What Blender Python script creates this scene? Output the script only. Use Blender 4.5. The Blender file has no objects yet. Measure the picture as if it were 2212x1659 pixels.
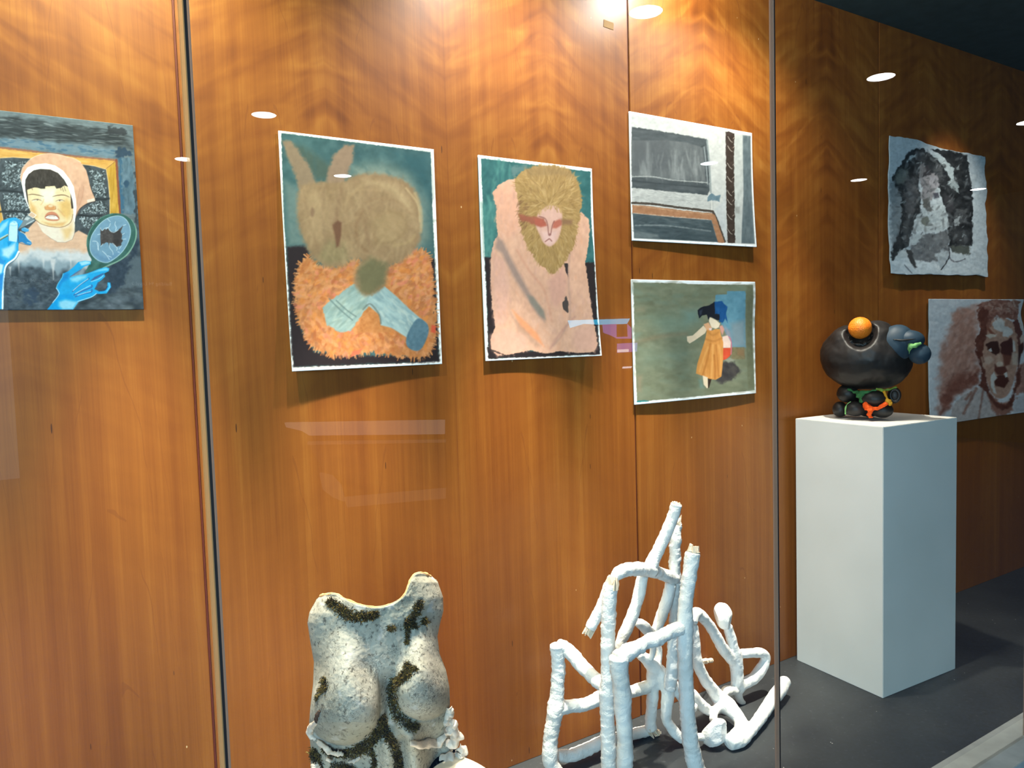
import bpy, bmesh, math, random
import numpy as np
from mathutils import Vector, Matrix, noise as mnoise

# ------------------------------------------------------------------ camera, world, lights
S = 1.07                                     # metres per survey unit
W, H, F = 2212, 1659, 1600.65
scene = bpy.context.scene
COL = scene.collection
CAM = np.array([0.0, -1.75443, 1.22089]) * S
YAW, PITCH, ROLL = 0.557155, -0.0616588, -0.0298441
def cam_axes():
    cy, sy, cp, sp = math.cos(YAW), math.sin(YAW), math.cos(PITCH), math.sin(PITCH)
    f = np.array([sy * cp, cy * cp, sp]); r = np.array([cy, -sy, 0.0]); u = np.cross(r, f)
    cr, sr = math.cos(ROLL), math.sin(ROLL)
    return cr * r + sr * u, -sr * r + cr * u, f
RX, UP, FW = cam_axes()
cam_data = bpy.data.cameras.new('camera')
cam_data.sensor_width = 36.0
cam_data.lens = 36.0 * F / W
cam_data.clip_start = 0.02
cam = bpy.data.objects.new('camera', cam_data); COL.objects.link(cam)
cam.matrix_world = Matrix(((RX[0], UP[0], -FW[0], CAM[0]), (RX[1], UP[1], -FW[1], CAM[1]),
                           (RX[2], UP[2], -FW[2], CAM[2]), (0, 0, 0, 1)))
scene.camera = cam

scene.view_settings.view_transform = 'Standard'
scene.view_settings.look = 'None'
scene.view_settings.gamma = 1.0
scene.view_settings.use_curve_mapping = False
scene.view_settings.exposure = 0.0

world = bpy.data.worlds.new('world'); scene.world = world
world.use_nodes = True
world.node_tree.nodes['Background'].inputs[0].default_value = (0.62, 0.82, 1.0, 1)
world.node_tree.nodes['Background'].inputs[1].default_value = 0.45

def spot(name, loc, aim, energy, angle, blend, color, size=0.02):
    d = bpy.data.lights.new(name, 'SPOT')
    d.energy = energy; d.spot_size = math.radians(angle); d.spot_blend = blend
    d.color = color; d.shadow_soft_size = size
    o = bpy.data.objects.new(name, d); COL.objects.link(o)
    o.location = loc
    o.rotation_euler = (Vector(aim) - Vector(loc)).to_track_quat('-Z', 'Y').to_euler()
    return o
WARM = (1.0, 0.93, 0.80)
ZL = 2.38 * S
# lamps in the ceiling of the display case
LY = -0.36 * S
for sx, wide, low, tx in ((-0.80, 80, 560, 0.10), (-0.32, 0, 560, 0.0), (0.16, 112, 660, 0.0), (0.62, 0, 640, 0.0), (1.08, 90, 620, 0.0), (1.54, 0, 520, 0.0), (1.98, 62, 400, -0.06)):
    if wide: spot('case_spot', (sx * S, LY, ZL), ((sx + tx * 0.6) * S, -0.06, 0.9 * S), wide, 124, 1.0, WARM if sx > 0.5 else (0.96, 0.95, 0.66))       # wall wash
    spot('case_spot_low', (sx * S, LY, ZL), ((sx + tx) * S, -0.04, 0.02 * S), low, 24, 1.0, WARM)                 # downward beam
spot('case_spot_low', (2.02 * S, -0.25 * S, ZL), (2.42 * S, -0.20 * S, 0.9 * S), 150, 34, 0.8, WARM)               # on the plinth
spot('case_spot', (3.35 * S, LY, ZL), (3.35 * S, -0.06, 0.55 * S), 60, 80, 1.0, (1.0, 0.93, 0.82))
spot('case_spot_low', (0.42 * S, -0.60 * S, ZL), (0.53 * S, -0.30 * S, 0.45 * S), 200, 24, 1.0, WARM)     # on the torso
pm = CAM + (FW + RX * ((1322 - W / 2) / F) - UP * ((4 - H / 2) / F)) * (-CAM[1] / (FW + RX * ((1322 - W / 2) / F) - UP * ((4 - H / 2) / F))[1])
kk = (2.345 * S - pm[2]) / (pm[2] - CAM[2]); hl = (pm[0] + (pm[0] - CAM[0]) * kk, CAM[1] * kk, 2.345 * S)      # lamp lens mirrored by the varnish
pd_ = bpy.data.lights.new('case_spot_lens', 'POINT'); pd_.energy = 22; pd_.color = (1.0, 0.96, 0.88); pd_.shadow_soft_size = 0.05
po_ = bpy.data.objects.new('case_spot_lens', pd_); COL.objects.link(po_); po_.location = hl
# added cool area light standing in for corridor daylight, left behind the camera
ad = bpy.data.lights.new('corridor_fill_light', 'AREA')
ad.shape = 'RECTANGLE'; ad.size = 2.4; ad.size_y = 2.2; ad.energy = 330; ad.color = (0.46, 0.78, 1.0)
ao = bpy.data.objects.new('corridor_fill_light', ad); COL.objects.link(ao)
ao.location = (-2.7, -4.3, 1.6)
ao.rotation_euler = (Vector((2.2, -0.3, 0.9)) - Vector(ao.location)).to_track_quat('-Z', 'Z').to_euler()

# ------------------------------------------------------------------ helpers
def ray(px, py):
    d = FW + RX * ((px - W / 2) / F) - UP * ((py - H / 2) / F)
    return d
def at(px, py, y):
    """point of the place seen at a photo pixel, on the upright plane at depth y (survey units)"""
    d = ray(px, py); t = (y * S - CAM[1]) / d[1]
    return Vector(CAM + d * t)
def on_floor(px, py, z=0.0):
    d = ray(px, py); t = (z * S - CAM[2]) / d[2]
    return Vector(CAM + d * t)
def tag(o, label=None, cat=None, group=None, kind=None):
    if label: o['label'] = label
    if cat: o['category'] = cat
    if group: o['group'] = group
    if kind: o['kind'] = kind
    return o
def link(name, me, mat=None, parent=None):
    o = bpy.data.objects.new(name, me); COL.objects.link(o)
    if mat is not None: me.materials.append(mat)
    if parent is not None:
        o.parent = parent
        o.matrix_parent_inverse = Matrix.Translation(-Vector(parent.location)) if parent.rotation_euler.z == 0 else parent.matrix_basis.inverted()
    return o
def empty(name, loc):
    o = bpy.data.objects.new(name, None); COL.objects.link(o); o.location = loc
    o.empty_display_size = 0.05
    return o
def from_bm(name, bm, mat, parent=None, smooth=False):
    me = bpy.data.meshes.new(name); bm.normal_update(); bm.to_mesh(me); bm.free()
    if smooth: me.shade_smooth()
    return link(name, me, mat, parent)
def add_box(bm, x0, x1, y0, y1, z0, z1, bevel=0.0):
    r = bmesh.ops.create_cube(bm, size=1.0)
    for v in r['verts']:
        v.co = Vector((x0 + (v.co.x + .5) * (x1 - x0), y0 + (v.co.y + .5) * (y1 - y0), z0 + (v.co.z + .5) * (z1 - z0)))
    if bevel:
        es = list({e for v in r['verts'] for e in v.link_edges})
        bmesh.ops.bevel(bm, geom=es, offset=bevel, segments=2, affect='EDGES')
def box(name, dims, mat, parent=None, bevel=0.0):
    bm = bmesh.new(); add_box(bm, *dims, bevel=bevel)
    return from_bm(name, bm, mat, parent)
def mesh_arrays(name, verts, quads):
    me = bpy.data.meshes.new(name)
    me.vertices.add(len(verts)); me.vertices.foreach_set('co', np.asarray(verts, np.float32).ravel())
    q = np.asarray(quads, np.int32); n = len(q); k = q.shape[1]
    me.loops.add(n * k); me.loops.foreach_set('vertex_index', q.ravel())
    me.polygons.add(n); me.polygons.foreach_set('loop_start', np.arange(0, n * k, k, dtype=np.int32))
    me.update(calc_edges=True)
    return me
def lathe_obj(name, prof, mat, parent=None, seg=64, loc=(0, 0, 0), smooth=True):
    vs, fs = [], []
    for r, z in prof:
        for k in range(seg):
            a = 2 * math.pi * k / seg
            vs.append((loc[0] + r * math.cos(a), loc[1] + r * math.sin(a), loc[2] + z))
    for i in range(len(prof) - 1):
        for k in range(seg):
            fs.append((i * seg + k, i * seg + (k + 1) % seg, (i + 1) * seg + (k + 1) % seg, (i + 1) * seg + k))
    me = bpy.data.meshes.new(name); me.from_pydata(vs, [], fs); me.update()
    o = link(name, me, mat, parent)
    return o

# ------------------------------------------------------------------ materials
def srgb(r, g, b):
    f = lambda c: c / 12.92 if c <= 0.04045 else ((c + 0.055) / 1.055) ** 2.4
    return (f(r / 255), f(g / 255), f(b / 255), 1)
class NT:
    def __init__(s, name):
        s.m = bpy.data.materials.new(name); s.m.use_nodes = True
        s.t = s.m.node_tree; s.b = s.t.nodes['Principled BSDF']; s.out = s.t.nodes['Material Output']
    def n(s, typ, **kw):
        nd = s.t.nodes.new(typ)
        for k, v in kw.items():
            if k.startswith('_'): setattr(nd, k[1:], v)
        return nd
    def l(s, a, b): s.t.links.new(a, b)
    def val(s, x, sock):
        if hasattr(x, 'is_output'): s.l(x, sock)
        else: sock.default_value = x
    def math(s, op, a, b=0.0, c=0.0):
        nd = s.n('ShaderNodeMath', _operation=op)
        s.val(a, nd.inputs[0]); s.val(b, nd.inputs[1]); s.val(c, nd.inputs[2])
        return nd.outputs[0]
    def comb(s, x, y, z):
        nd = s.n('ShaderNodeCombineXYZ')
        for i, v in enumerate((x, y, z)): s.val(v, nd.inputs[i])
        return nd.outputs[0]
    def noise(s, vec, scale=1.0, detail=2.0, rough=0.5, dist=0.0):
        nd = s.n('ShaderNodeTexNoise'); s.l(vec, nd.inputs['Vector'])
        nd.inputs['Scale'].default_value = scale; nd.inputs['Detail'].default_value = detail
        nd.inputs['Roughness'].default_value = rough; nd.inputs['Distortion'].default_value = dist
        return nd.outputs['Fac']
    def ramp(s, fac, stops, interp='LINEAR'):
        nd = s.n('ShaderNodeValToRGB'); s.l(fac, nd.inputs[0]); e = nd.color_ramp.elements
        nd.color_ramp.interpolation = interp
        while len(e) < len(stops): e.new(0.5)
        for el, (p, c) in zip(e, stops):
            el.position = p; el.color = c if len(c) == 4 else (*c, 1)
        return nd.outputs[0]
    def mix(s, fac, a, b, mode='MIX'):
        nd = s.n('ShaderNodeMix', _data_type='RGBA', _blend_type=mode)
        s.val(fac, nd.inputs[0]); s.val(a, nd.inputs[6]); s.val(b, nd.inputs[7])
        return nd.outputs[2]
    def obj(s): return s.n('ShaderNodeTexCoord').outputs['Object']
    def bump(s, h, strength=0.3, dist=0.002):
        nd = s.n('ShaderNodeBump'); s.l(h, nd.inputs['Height'])
        nd.inputs['Strength'].default_value = strength; nd.inputs['Distance'].default_value = dist
        s.l(nd.outputs[0], s.b.inputs['Normal'])
    def set(s, color=None, rough=None, spec=None, metal=None):
        if color is not None: s.val(color, s.b.inputs['Base Color'])
        if rough is not None: s.val(rough, s.b.inputs['Roughness'])
        if spec is not None: s.b.inputs['Specular IOR Level'].default_value = spec
        if metal is not None: s.b.inputs['Metallic'].default_value = metal
        return s.m
def plain(name, c, rough=0.5, spec=0.4, metal=0.0, var=0.12, scale=18.0, bump=0.0):
    t = NT(name); co = t.obj()
    n = t.noise(co, scale, 3)
    c1 = tuple(x * (1 - var) for x in c[:3]) + (1,); c2 = tuple(min(1, x * (1 + var)) for x in c[:3]) + (1,)
    t.set(t.ramp(n, [(0.3, c1), (0.7, c2)]), rough, spec, metal)
    if bump: t.bump(t.noise(co, scale * 6, 4), bump)
    return t.m

PANEL = 1.2861 * S
LEAF = PANEL / 4.0
def wood_material():
    t = NT('cherry_veneer'); co = t.obj()
    sp = t.n('ShaderNodeSeparateXYZ'); t.l(co, sp.inputs[0]); x, y, z = sp.outputs
    rnd = t.n('ShaderNodeObjectInfo').outputs['Random']
    leaf = t.math('FLOOR', t.math('DIVIDE', x, LEAF))
    tt = t.math('PINGPONG', x, LEAF)                               # book-matched leaves
    off = t.math('MULTIPLY', rnd, 31.0)
    zz = t.math('ADD', z, off)
    fine = t.noise(t.comb(t.math('MULTIPLY', tt, 260.0), off, t.math('MULTIPLY', zz, 3.0)), 1, 3, 0.6)
    streak = t.noise(t.comb(t.math('MULTIPLY', tt, 26.0), off, t.math('MULTIPLY', zz, 0.45)), 1, 3, 0.55)
    broad = t.noise(t.comb(t.math('MULTIPLY', x, 2.6), off, t.math('MULTIPLY', zz, 0.8)), 1, 2)
    # curl figure: slanting cross ripples, stronger high on the sheet
    fz = t.math('SUBTRACT', t.math('MULTIPLY', zz, 17.0), t.math('MULTIPLY', tt, 9.0))
    curl = t.noise(t.comb(t.math('MULTIPLY', tt, 7.0), off, fz), 1, 2, 0.5, 0.6)
    cm = t.noise(t.comb(t.math('MULTIPLY', tt, 5.0), 3.0, t.math('MULTIPLY', zz, 1.1)), 1, 1)
    hi = t.n('ShaderNodeMapRange'); t.l(z, hi.inputs[0])
    hi.inputs[1].default_value = 1.0; hi.inputs[2].default_value = 1.9; hi.inputs[3].default_value = 0.12; hi.inputs[4].default_value = 1.0
    cmask = t.math('MULTIPLY', t.math('MULTIPLY', cm, 1.7), hi.outputs[0])
    curl_s = t.math('MULTIPLY', t.math('SUBTRACT', curl, 0.5), cmask)
    lf = t.n('ShaderNodeTexWhiteNoise', _noise_dimensions='2D'); t.l(t.comb(leaf, off, 0.0), lf.inputs['Vector'])
    lv = t.math('MULTIPLY', t.math('SUBTRACT', lf.outputs['Value'], 0.5), 0.16)
    v = t.math('ADD', t.math('MULTIPLY', t.math('SUBTRACT', streak, 0.5), 0.62), 0.5)
    v = t.math('ADD', v, t.math('MULTIPLY', t.math('SUBTRACT', fine, 0.5), 0.34))
    v = t.math('ADD', v, t.math('MULTIPLY', t.math('SUBTRACT', broad, 0.5), 0.5))
    v = t.math('ADD', v, t.math('MULTIPLY', curl_s, 1.0))
    v = t.math('ADD', v, lv)
    col = t.ramp(v, [(0.12, (0.130, 0.0315, 0.0036)), (0.38, (0.202, 0.0555, 0.0064)), (0.58, (0.256, 0.078, 0.0092)), (0.8, (0.326, 0.116, 0.0165)), (0.98, (0.41, 0.174, 0.034))])
    # cathedral growth lines on the first leaf pair
    q = t.math('SUBTRACT', tt, LEAF * 0.55)
    g = t.math('SUBTRACT', t.math('MULTIPLY', zz, 1.15), t.math('MULTIPLY', t.math('MULTIPLY', q, q), -70.0))
    g = t.math('ADD', g, t.math('MULTIPLY', t.noise(t.comb(t.math('MULTIPLY', tt, 12.0), off, t.math('MULTIPLY', zz, 5.0)), 1, 2), 0.35))
    ln = t.math('ABSOLUTE', t.math('SUBTRACT', t.math('FRACT', t.math('MULTIPLY', g, 2.1)), 0.5))
    line = t.math('MULTIPLY', t.math('LESS_THAN', ln, 0.016), t.math('MULTIPLY', t.math('GREATER_THAN', streak, 0.5), 0.35))
    col = t.mix(line, col, (0.15, 0.036, 0.007, 1))
    # leaf seams, gum flecks, pale nicks
    sm = t.math('LESS_THAN', t.math('PINGPONG', x, LEAF), 0.0012)
    col = t.mix(t.math('MULTIPLY', sm, 0.35), col, (0.16, 0.04, 0.008, 1))
    def flecks(sx, sz, r, thr, seed):
        vo = t.n('ShaderNodeTexVoronoi'); t.l(t.comb(t.math('MULTIPLY', x, sx), seed, t.math('MULTIPLY', zz, sz)), vo.inputs['Vector'])
        vo.inputs['Scale'].default_value = 1.0
        s2 = t.n('ShaderNodeSeparateColor'); t.l(vo.outputs['Color'], s2.inputs[0])
        return t.math('MULTIPLY', t.math('LESS_THAN', vo.outputs['Distance'], r), t.math('GREATER_THAN', s2.outputs[0], thr))
    col = t.mix(t.math('MULTIPLY', flecks(34.0, 5.0, 0.055, 0.62, 5.0), 0.8), col, (0.05, 0.014, 0.005, 1))
    col = t.mix(t.math('MULTIPLY', flecks(19.0, 11.0, 0.032, 0.72, 9.0), 0.7), col, (0.75, 0.5, 0.25, 1))
    t.set(col, 0.48, 0.35)
    t.b.inputs['Coat Weight'].default_value = 0.22
    t.b.inputs['Coat Roughness'].default_value = 0.33
    t.bump(fine, 0.04, 0.001)
    return t.m
M_WOOD = wood_material()
M_GROOVE = plain('joint_red_brown', srgb(96, 38, 20), 0.6)
M_LIP = plain('panel_edge', srgb(150, 78, 36), 0.45)
def floor_material():
    t = NT('charcoal_board'); co = t.obj()
    n = t.noise(co, 3.0, 4); n2 = t.noise(co, 60, 3)
    c = t.ramp(n, [(0.3, srgb(40, 43, 45)), (0.7, srgb(58, 61, 62))])
    vo = t.n('ShaderNodeTexVoronoi'); t.l(co, vo.inputs['Vector']); vo.inputs['Scale'].default_value = 34
    s2 = t.n('ShaderNodeSeparateColor'); t.l(vo.outputs['Color'], s2.inputs[0])
    dust = t.math('MULTIPLY', t.math('LESS_THAN', vo.outputs['Distance'], 0.07), t.math('GREATER_THAN', s2.outputs[0], 0.86))
    c = t.mix(dust, c, srgb(180, 182, 180))
    sc = t.noise(t.comb(t.math('MULTIPLY', t.n('ShaderNodeSeparateXYZ').outputs[0], 1.0), 0, 0), 1, 1)
    scr = t.ramp(n2, [(0.62, (0, 0, 0)), (0.8, (0.35, 0.35, 0.35))])
    c = t.mix(scr, c, srgb(112, 116, 118))
    t.set(c, 0.55, 0.35); t.bump(n2, 0.08)
    return t.m
M_FLOOR = floor_material()
M_SILL = plain('sill_grey', srgb(160, 164, 162), 0.5, bump=0.05)
M_CASE_CEIL = plain('case_ceiling_dark', srgb(62, 82, 84), 0.8, 0.2)
M_DARK = plain('dark_laminate', srgb(60, 56, 54), 0.5)
M_CORR_WALL = plain('corridor_paint', srgb(74, 62, 54), 0.7)
M_CORR_CEIL = plain('corridor_ceiling', srgb(86, 88, 90), 0.8)
M_CORR_FLOOR = plain('corridor_carpet', srgb(58, 82, 118), 0.9, 0.1, var=0.25, scale=60)
M_WHITE_PAINT = plain('plinth_paint', srgb(226, 226, 220), 0.55, 0.35, var=0.02, scale=4)
M_CREAM = plain('cream_laminate', srgb(240, 226, 200), 0.5, 0.3, var=0.03)
def edge_material(name, tint, body, fac):
    """edge of a pane: lets light through from the case and scatters some"""
    t = NT(name); tr = t.n('ShaderNodeBsdfTransparent'); tr.inputs[0].default_value = tint
    df = t.n('ShaderNodeBsdfDiffuse'); df.inputs[0].default_value = body
    tl = t.n('ShaderNodeBsdfTranslucent'); tl.inputs[0].default_value = body
    m1 = t.n('ShaderNodeMixShader'); m1.inputs[0].default_value = 0.5; t.l(df.outputs[0], m1.inputs[1]); t.l(tl.outputs[0], m1.inputs[2])
    mx = t.n('ShaderNodeMixShader'); mx.inputs[0].default_value = fac; t.l(tr.outputs[0], mx.inputs[1]); t.l(m1.outputs[0], mx.inputs[2])
    t.l(mx.outputs[0], t.out.inputs[0]); return t.m
M_ALU = edge_material('ground_glass_edge', (0.55, 0.5, 0.46, 1), srgb(206, 174, 152), 0.6)
M_EDGE_TAN = edge_material('warm_glass_edge', (0.95, 0.9, 0.85, 1), srgb(238, 196, 140), 0.45)
M_SIL = plain('dark_silicone', srgb(34, 26, 24), 0.5)

def glass_material(reflect, tint=1.0):
    t = NT('pane_reflecting' if reflect else 'pane_clear')
    tr = t.n('ShaderNodeBsdfTransparent'); tr.inputs[0].default_value = (0.985 * tint, 0.995 * tint, 0.99 * tint, 1)
    if reflect:
        g = t.n('ShaderNodeNewGeometry')
        dp = t.n('ShaderNodeVectorMath', _operation='DOT_PRODUCT'); t.l(g.outputs['Incoming'], dp.inputs[0]); t.l(g.outputs['Normal'], dp.inputs[1])
        c = t.math('ABSOLUTE', dp.outputs['Value'])
        p5 = t.math('POWER', t.math('SUBTRACT', 1.0, c), 5.0)
        r = t.math('ADD', 0.043, t.math('MULTIPLY', p5, 0.957))
        fac = t.math('DIVIDE', t.math('MULTIPLY', r, 2.0), t.math('ADD', r, 1.0))    # both faces of the pane
        gl = t.n('ShaderNodeBsdfGlossy'); gl.inputs['Roughness'].default_value = 0.0
        mx = t.n('ShaderNodeMixShader'); t.l(fac, mx.inputs[0]); t.l(tr.outputs[0], mx.inputs[1]); t.l(gl.outputs[0], mx.inputs[2])
        t.l(mx.outputs[0], t.out.inputs[0])
    else:
        t.l(tr.outputs[0], t.out.inputs[0])
    return t.m
M_GLASS, M_GLASS_IN = [glass_material(True, k) for k in (1.0, 0.96, 0.91, 0.91)], glass_material(False)
def emitter(name, col, strength):
    t = NT(name); e = t.n('ShaderNodeEmission'); e.inputs[0].default_value = col; e.inputs[1].default_value = strength
    t.l(e.outputs[0], t.out.inputs[0]); return t.m
M_LAMP = emitter('downlight_diffuser', (0.92, 0.97, 1.0, 1), 26.0)

# ------------------------------------------------------------------ the setting
X0, X1 = -1.0171 * S - PANEL, 5.43 * S       # ends of the case
GY = -0.74 * S                                # glass line
CZ = 2.4178 * S                               # case ceiling
CFZ, CCZ = -0.40 * S, 2.98 * S                # corridor floor, ceiling
joints = [0.269 - 1.2861 * 2, 0.269 - 1.2861, 0.269, 1.544, 2.841, 4.13, 5.42]

back = box('wall_back', (X0, 5.44 * S, 0.012, 0.10, -0.02, CZ + 0.05), M_GROOVE); tag(back, kind='structure')
for i in range(len(joints) - 1):
    a, b = joints[i] * S + 0.003, joints[i + 1] * S - 0.003
    bm = bmesh.new(); add_box(bm, 0, b - a, 0, 0.014, 0.0, CZ, bevel=0.0015)
    o = from_bm('wood_panel', bm, M_WOOD, back)
    o.location = (a, 0, 0); o.matrix_parent_inverse = Matrix.Identity(4)
for j in joints[1:-1]:
    bm = bmesh.new(); add_box(bm, j * S - 0.0022, j * S + 0.0022, 0.004, 0.014, 0.0, CZ)
    from_bm('joint_strip', bm, M_GROOVE, back)

fl = box('floor', (X0, X1, -0.672 * S, 0.012, -0.03, 0.0), M_FLOOR); tag(fl, kind='structure')
si = box('trim_1', (X0, X1, -0.80 * S, -0.6725 * S, -0.03, 0.004), M_SILL, bevel=0.0015); tag(si, kind='structure')
wf = box('wall_front', (X0, X1, -0.78 * S, -0.74 * S, CFZ, -0.03), M_DARK); tag(wf, kind='structure')
ce = box('ceiling', (X0, X1, GY - 0.02, 0.10, CZ, CZ + 0.05), M_CASE_CEIL); tag(ce, kind='structure')
bh = box('wall_bulkhead', (X0, X1, GY - 0.10, GY + 0.0, CZ - 0.0, CCZ), M_DARK); tag(bh, kind='structure')
bh.location.z = 0.05
wl = box('wall_left', (X0 - 0.05, X0, GY - 0.05, 0.1, -0.03, CZ), M_DARK); tag(wl, kind='structure')
wr = box('wall_right', (X1, X1 + 0.05, GY - 0.05, 0.1, -0.03, CZ), M_WOOD); tag(wr, kind='structure')
# corridor
cf = box('floor_corridor', (-7, 12, -12.0, -0.78 * S, CFZ - 0.05, CFZ), M_CORR_FLOOR); tag(cf, kind='structure')
cc = box('ceiling_corridor', (-7, 12, -12.0, GY - 0.10, CCZ, CCZ + 0.05), M_CORR_CEIL); tag(cc, kind='structure')
cb = box('wall_corridor', (-0.4, 12, -11.1, -11.0, CFZ, CCZ), M_CORR_WALL); tag(cb, kind='structure')

cr = box('wall_corridor_end', (11.9, 12, -11.1, -0.78 * S, CFZ, CCZ), M_CORR_WALL); tag(cr, kind='structure')

# glass panes with butt joints
def pane(name, xa, xb, m):
    bm = bmesh.new(); add_box(bm, xa, xb, GY - 0.005, GY + 0.005, 0.004, CZ + 0.04)
    bm.normal_update()
    me = bpy.data.meshes.new(name)
    for f in bm.faces: f.material_index = 0 if f.normal.y < -0.5 else 1
    bm.to_mesh(me); bm.free()
    me.materials.append(m); me.materials.append(M_GLASS_IN)
    o = bpy.data.objects.new(name, me); COL.objects.link(o); tag(o, kind='structure')
    return o
gl_x = [X0 + 0.01, at(420, 420, -0.74).x - 0.0, at(1672, 500, -0.74).x, 2.32 * S + at(1672, 500, -0.74).x - at(420, 420, -0.74).x - 1.05 * S, X1 - 0.01]
gl_x[3] = gl_x[2] + (gl_x[2] - gl_x[1])
panes = []
for i in range(len(gl_x) - 1):
    panes.append(pane('window_%d' % (i + 1), gl_x[i] + 0.004, gl_x[i + 1] - 0.004, M_GLASS[i]))
for i in range(1, len(gl_x) - 1):
    xg = gl_x[i]
    box('glass_edge', (xg - (0.0075 if i == 1 else 0.0045), xg - 0.0016, GY - 0.0056, GY + 0.0052, 0.004, CZ + 0.04), M_EDGE_TAN if i == 1 else M_ALU, panes[i - 1])
    box('silicone_joint', (xg - 0.0016, xg + 0.0022, GY - 0.0056, GY + 0.004, 0.004, CZ + 0.04), M_SIL, panes[i - 1])
    if i == 1: box('glass_edge', (xg + 0.0022, xg + 0.0056, GY - 0.0056, GY + 0.0052, 0.004, CZ + 0.04), M_ALU, panes[i])

# corridor downlights (seen as reflections in the glass)
HL = CCZ - CAM[2]
def mirrored(px, py, height):
    d = ray(px, py); p = CAM + d * (height / d[2])
    return Vector((p[0], 2 * (GY - 0.005) - p[1], p[2]))
lamp_px = [((1395, 24), 'nearest the glass seam at right, largest'), ((570, 247), 'reflected left of the rabbit painting'),
           ((400, 343), 'reflected across the left glass seam'), ((740, 379), 'reflected over the rabbit ears'),
           ((1532, 352), 'reflected over the grey interior painting'), ((1903, 165), 'reflected above the crumpled charcoal portrait'),
           ((1855, 388), 'reflected left of the crumpled charcoal portrait'), ((2113, 408), 'reflected over the crumpled charcoal portrait'),
           ((2222, 263), 'reflected at the right edge of the frame')]
for (p, where) in lamp_px:
    c = mirrored(p[0], p[1], HL)
    e = empty('downlight', (c.x, c.y, CCZ))
    tag(e, 'round white corridor downlight ' + where, 'downlight', 'corridor ceiling downlights')
    r = 0.098
    lathe_obj('housing', [(r + .012, 0.0), (r + .012, -0.006), (r, -0.008), (r, 0.0)], M_DARK, e, 40, (c.x, c.y, CCZ))
    bm = bmesh.new(); bmesh.ops.create_circle(bm, cap_ends=True, radius=r * 0.99, segments=40)
    bmesh.ops.translate(bm, verts=bm.verts, vec=(c.x, c.y, CCZ - 0.004))
    bmesh.ops.reverse_faces(bm, faces=bm.faces)
    from_bm('diffuser', bm, M_LAMP, e)

# things across the corridor, seen only as reflections in the glass
def mirror_at(px, py, dist):
    d = ray(px, py); p = CAM + d * dist
    return Vector((p[0], 2 * (GY - 0.005) - p[1], p[2]))
def slab(name, corners, dist, thick, mat, parent):
    """solid board whose reflected face has these photo corners"""
    f = [mirror_at(x, y, dist) for x, y in corners]
    n = (f[1] - f[0]).cross(f[3] - f[0]).normalized()
    if n.y > 0: n = -n
    bm = bmesh.new(); A_ = [bm.verts.new(p) for p in f]; B_ = [bm.verts.new(p + n * thick) for p in f]
    bm.faces.new(A_); bm.faces.new(B_[::-1]); k = len(f)
    for i in range(k): bm.faces.new((A_[i], B_[i], B_[(i + 1) % k], A_[(i + 1) % k]))
    bmesh.ops.recalc_face_normals(bm, faces=bm.faces)
    return from_bm(name, bm, mat, parent)
p0 = mirror_at(800, 1000, 5.2)
ct = empty('counter', (p0.x, p0.y, CFZ)); tag(ct, 'pale lit counter across the corridor, reflected under the rabbit-eared painting', 'counter')
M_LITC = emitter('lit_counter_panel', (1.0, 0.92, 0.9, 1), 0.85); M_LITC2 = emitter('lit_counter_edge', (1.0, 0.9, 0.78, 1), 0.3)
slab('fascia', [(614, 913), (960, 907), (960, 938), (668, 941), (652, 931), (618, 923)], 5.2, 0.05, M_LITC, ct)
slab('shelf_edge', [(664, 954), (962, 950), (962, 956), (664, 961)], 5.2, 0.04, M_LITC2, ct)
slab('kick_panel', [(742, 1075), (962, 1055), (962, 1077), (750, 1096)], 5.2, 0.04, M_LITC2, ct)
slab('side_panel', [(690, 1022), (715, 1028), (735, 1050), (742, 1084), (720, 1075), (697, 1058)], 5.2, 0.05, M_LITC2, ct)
slab('carcass', [(668, 962), (962, 957), (962, 1054), (742, 1074), (700, 1020)], 5.25, 0.5, M_DARK, ct)
p0 = mirror_at(1300, 720, 9.0)
ds = empty('display_screen', (p0.x, p0.y, CFZ)); tag(ds, 'distant cyan and violet shop display reflected between the two upright paintings', 'screen')
M_CY = emitter('screen_cyan', (0.04, 0.62, 1.0, 1), 7.0); M_VI = emitter('screen_violet', (0.34, 0.26, 1.0, 1), 3.4); M_PK = emitter('screen_pale', (0.8, 0.85, 1.0, 1), 7.0)
slab('banner', [(1227, 692), (1361, 688), (1355, 699), (1300, 701), (1262, 699), (1232, 708)], 9.0, 0.05, M_CY, ds)
slab('panel', [(1302, 701), (1332, 700), (1332, 730), (1320, 724), (1304, 718)], 9.0, 0.05, M_VI, ds)
slab('panel', [(1356, 700), (1364, 708), (1364, 731), (1332, 731), (1332, 728), (1357, 727)], 9.0, 0.05, M_VI, ds)
slab('panel', [(1334, 742), (1377, 740), (1376, 759), (1334, 762)], 9.0, 0.05, M_VI, ds)
slab('caption', [(1334, 755), (1358, 754), (1358, 760), (1334, 761)], 8.98, 0.02, M_PK, ds)
slab('caption', [(1346, 792), (1366, 791), (1364, 795), (1345, 796)], 9.0, 0.05, M_PK, ds)
slab('casing', [(1225, 686), (1380, 682), (1380, 800), (1225, 800)], 9.1, 0.1, M_DARK, ds)
M_LETTER = emitter('backlit_letters', (0.92, 0.95, 1.0, 1), 0.55)
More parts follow.
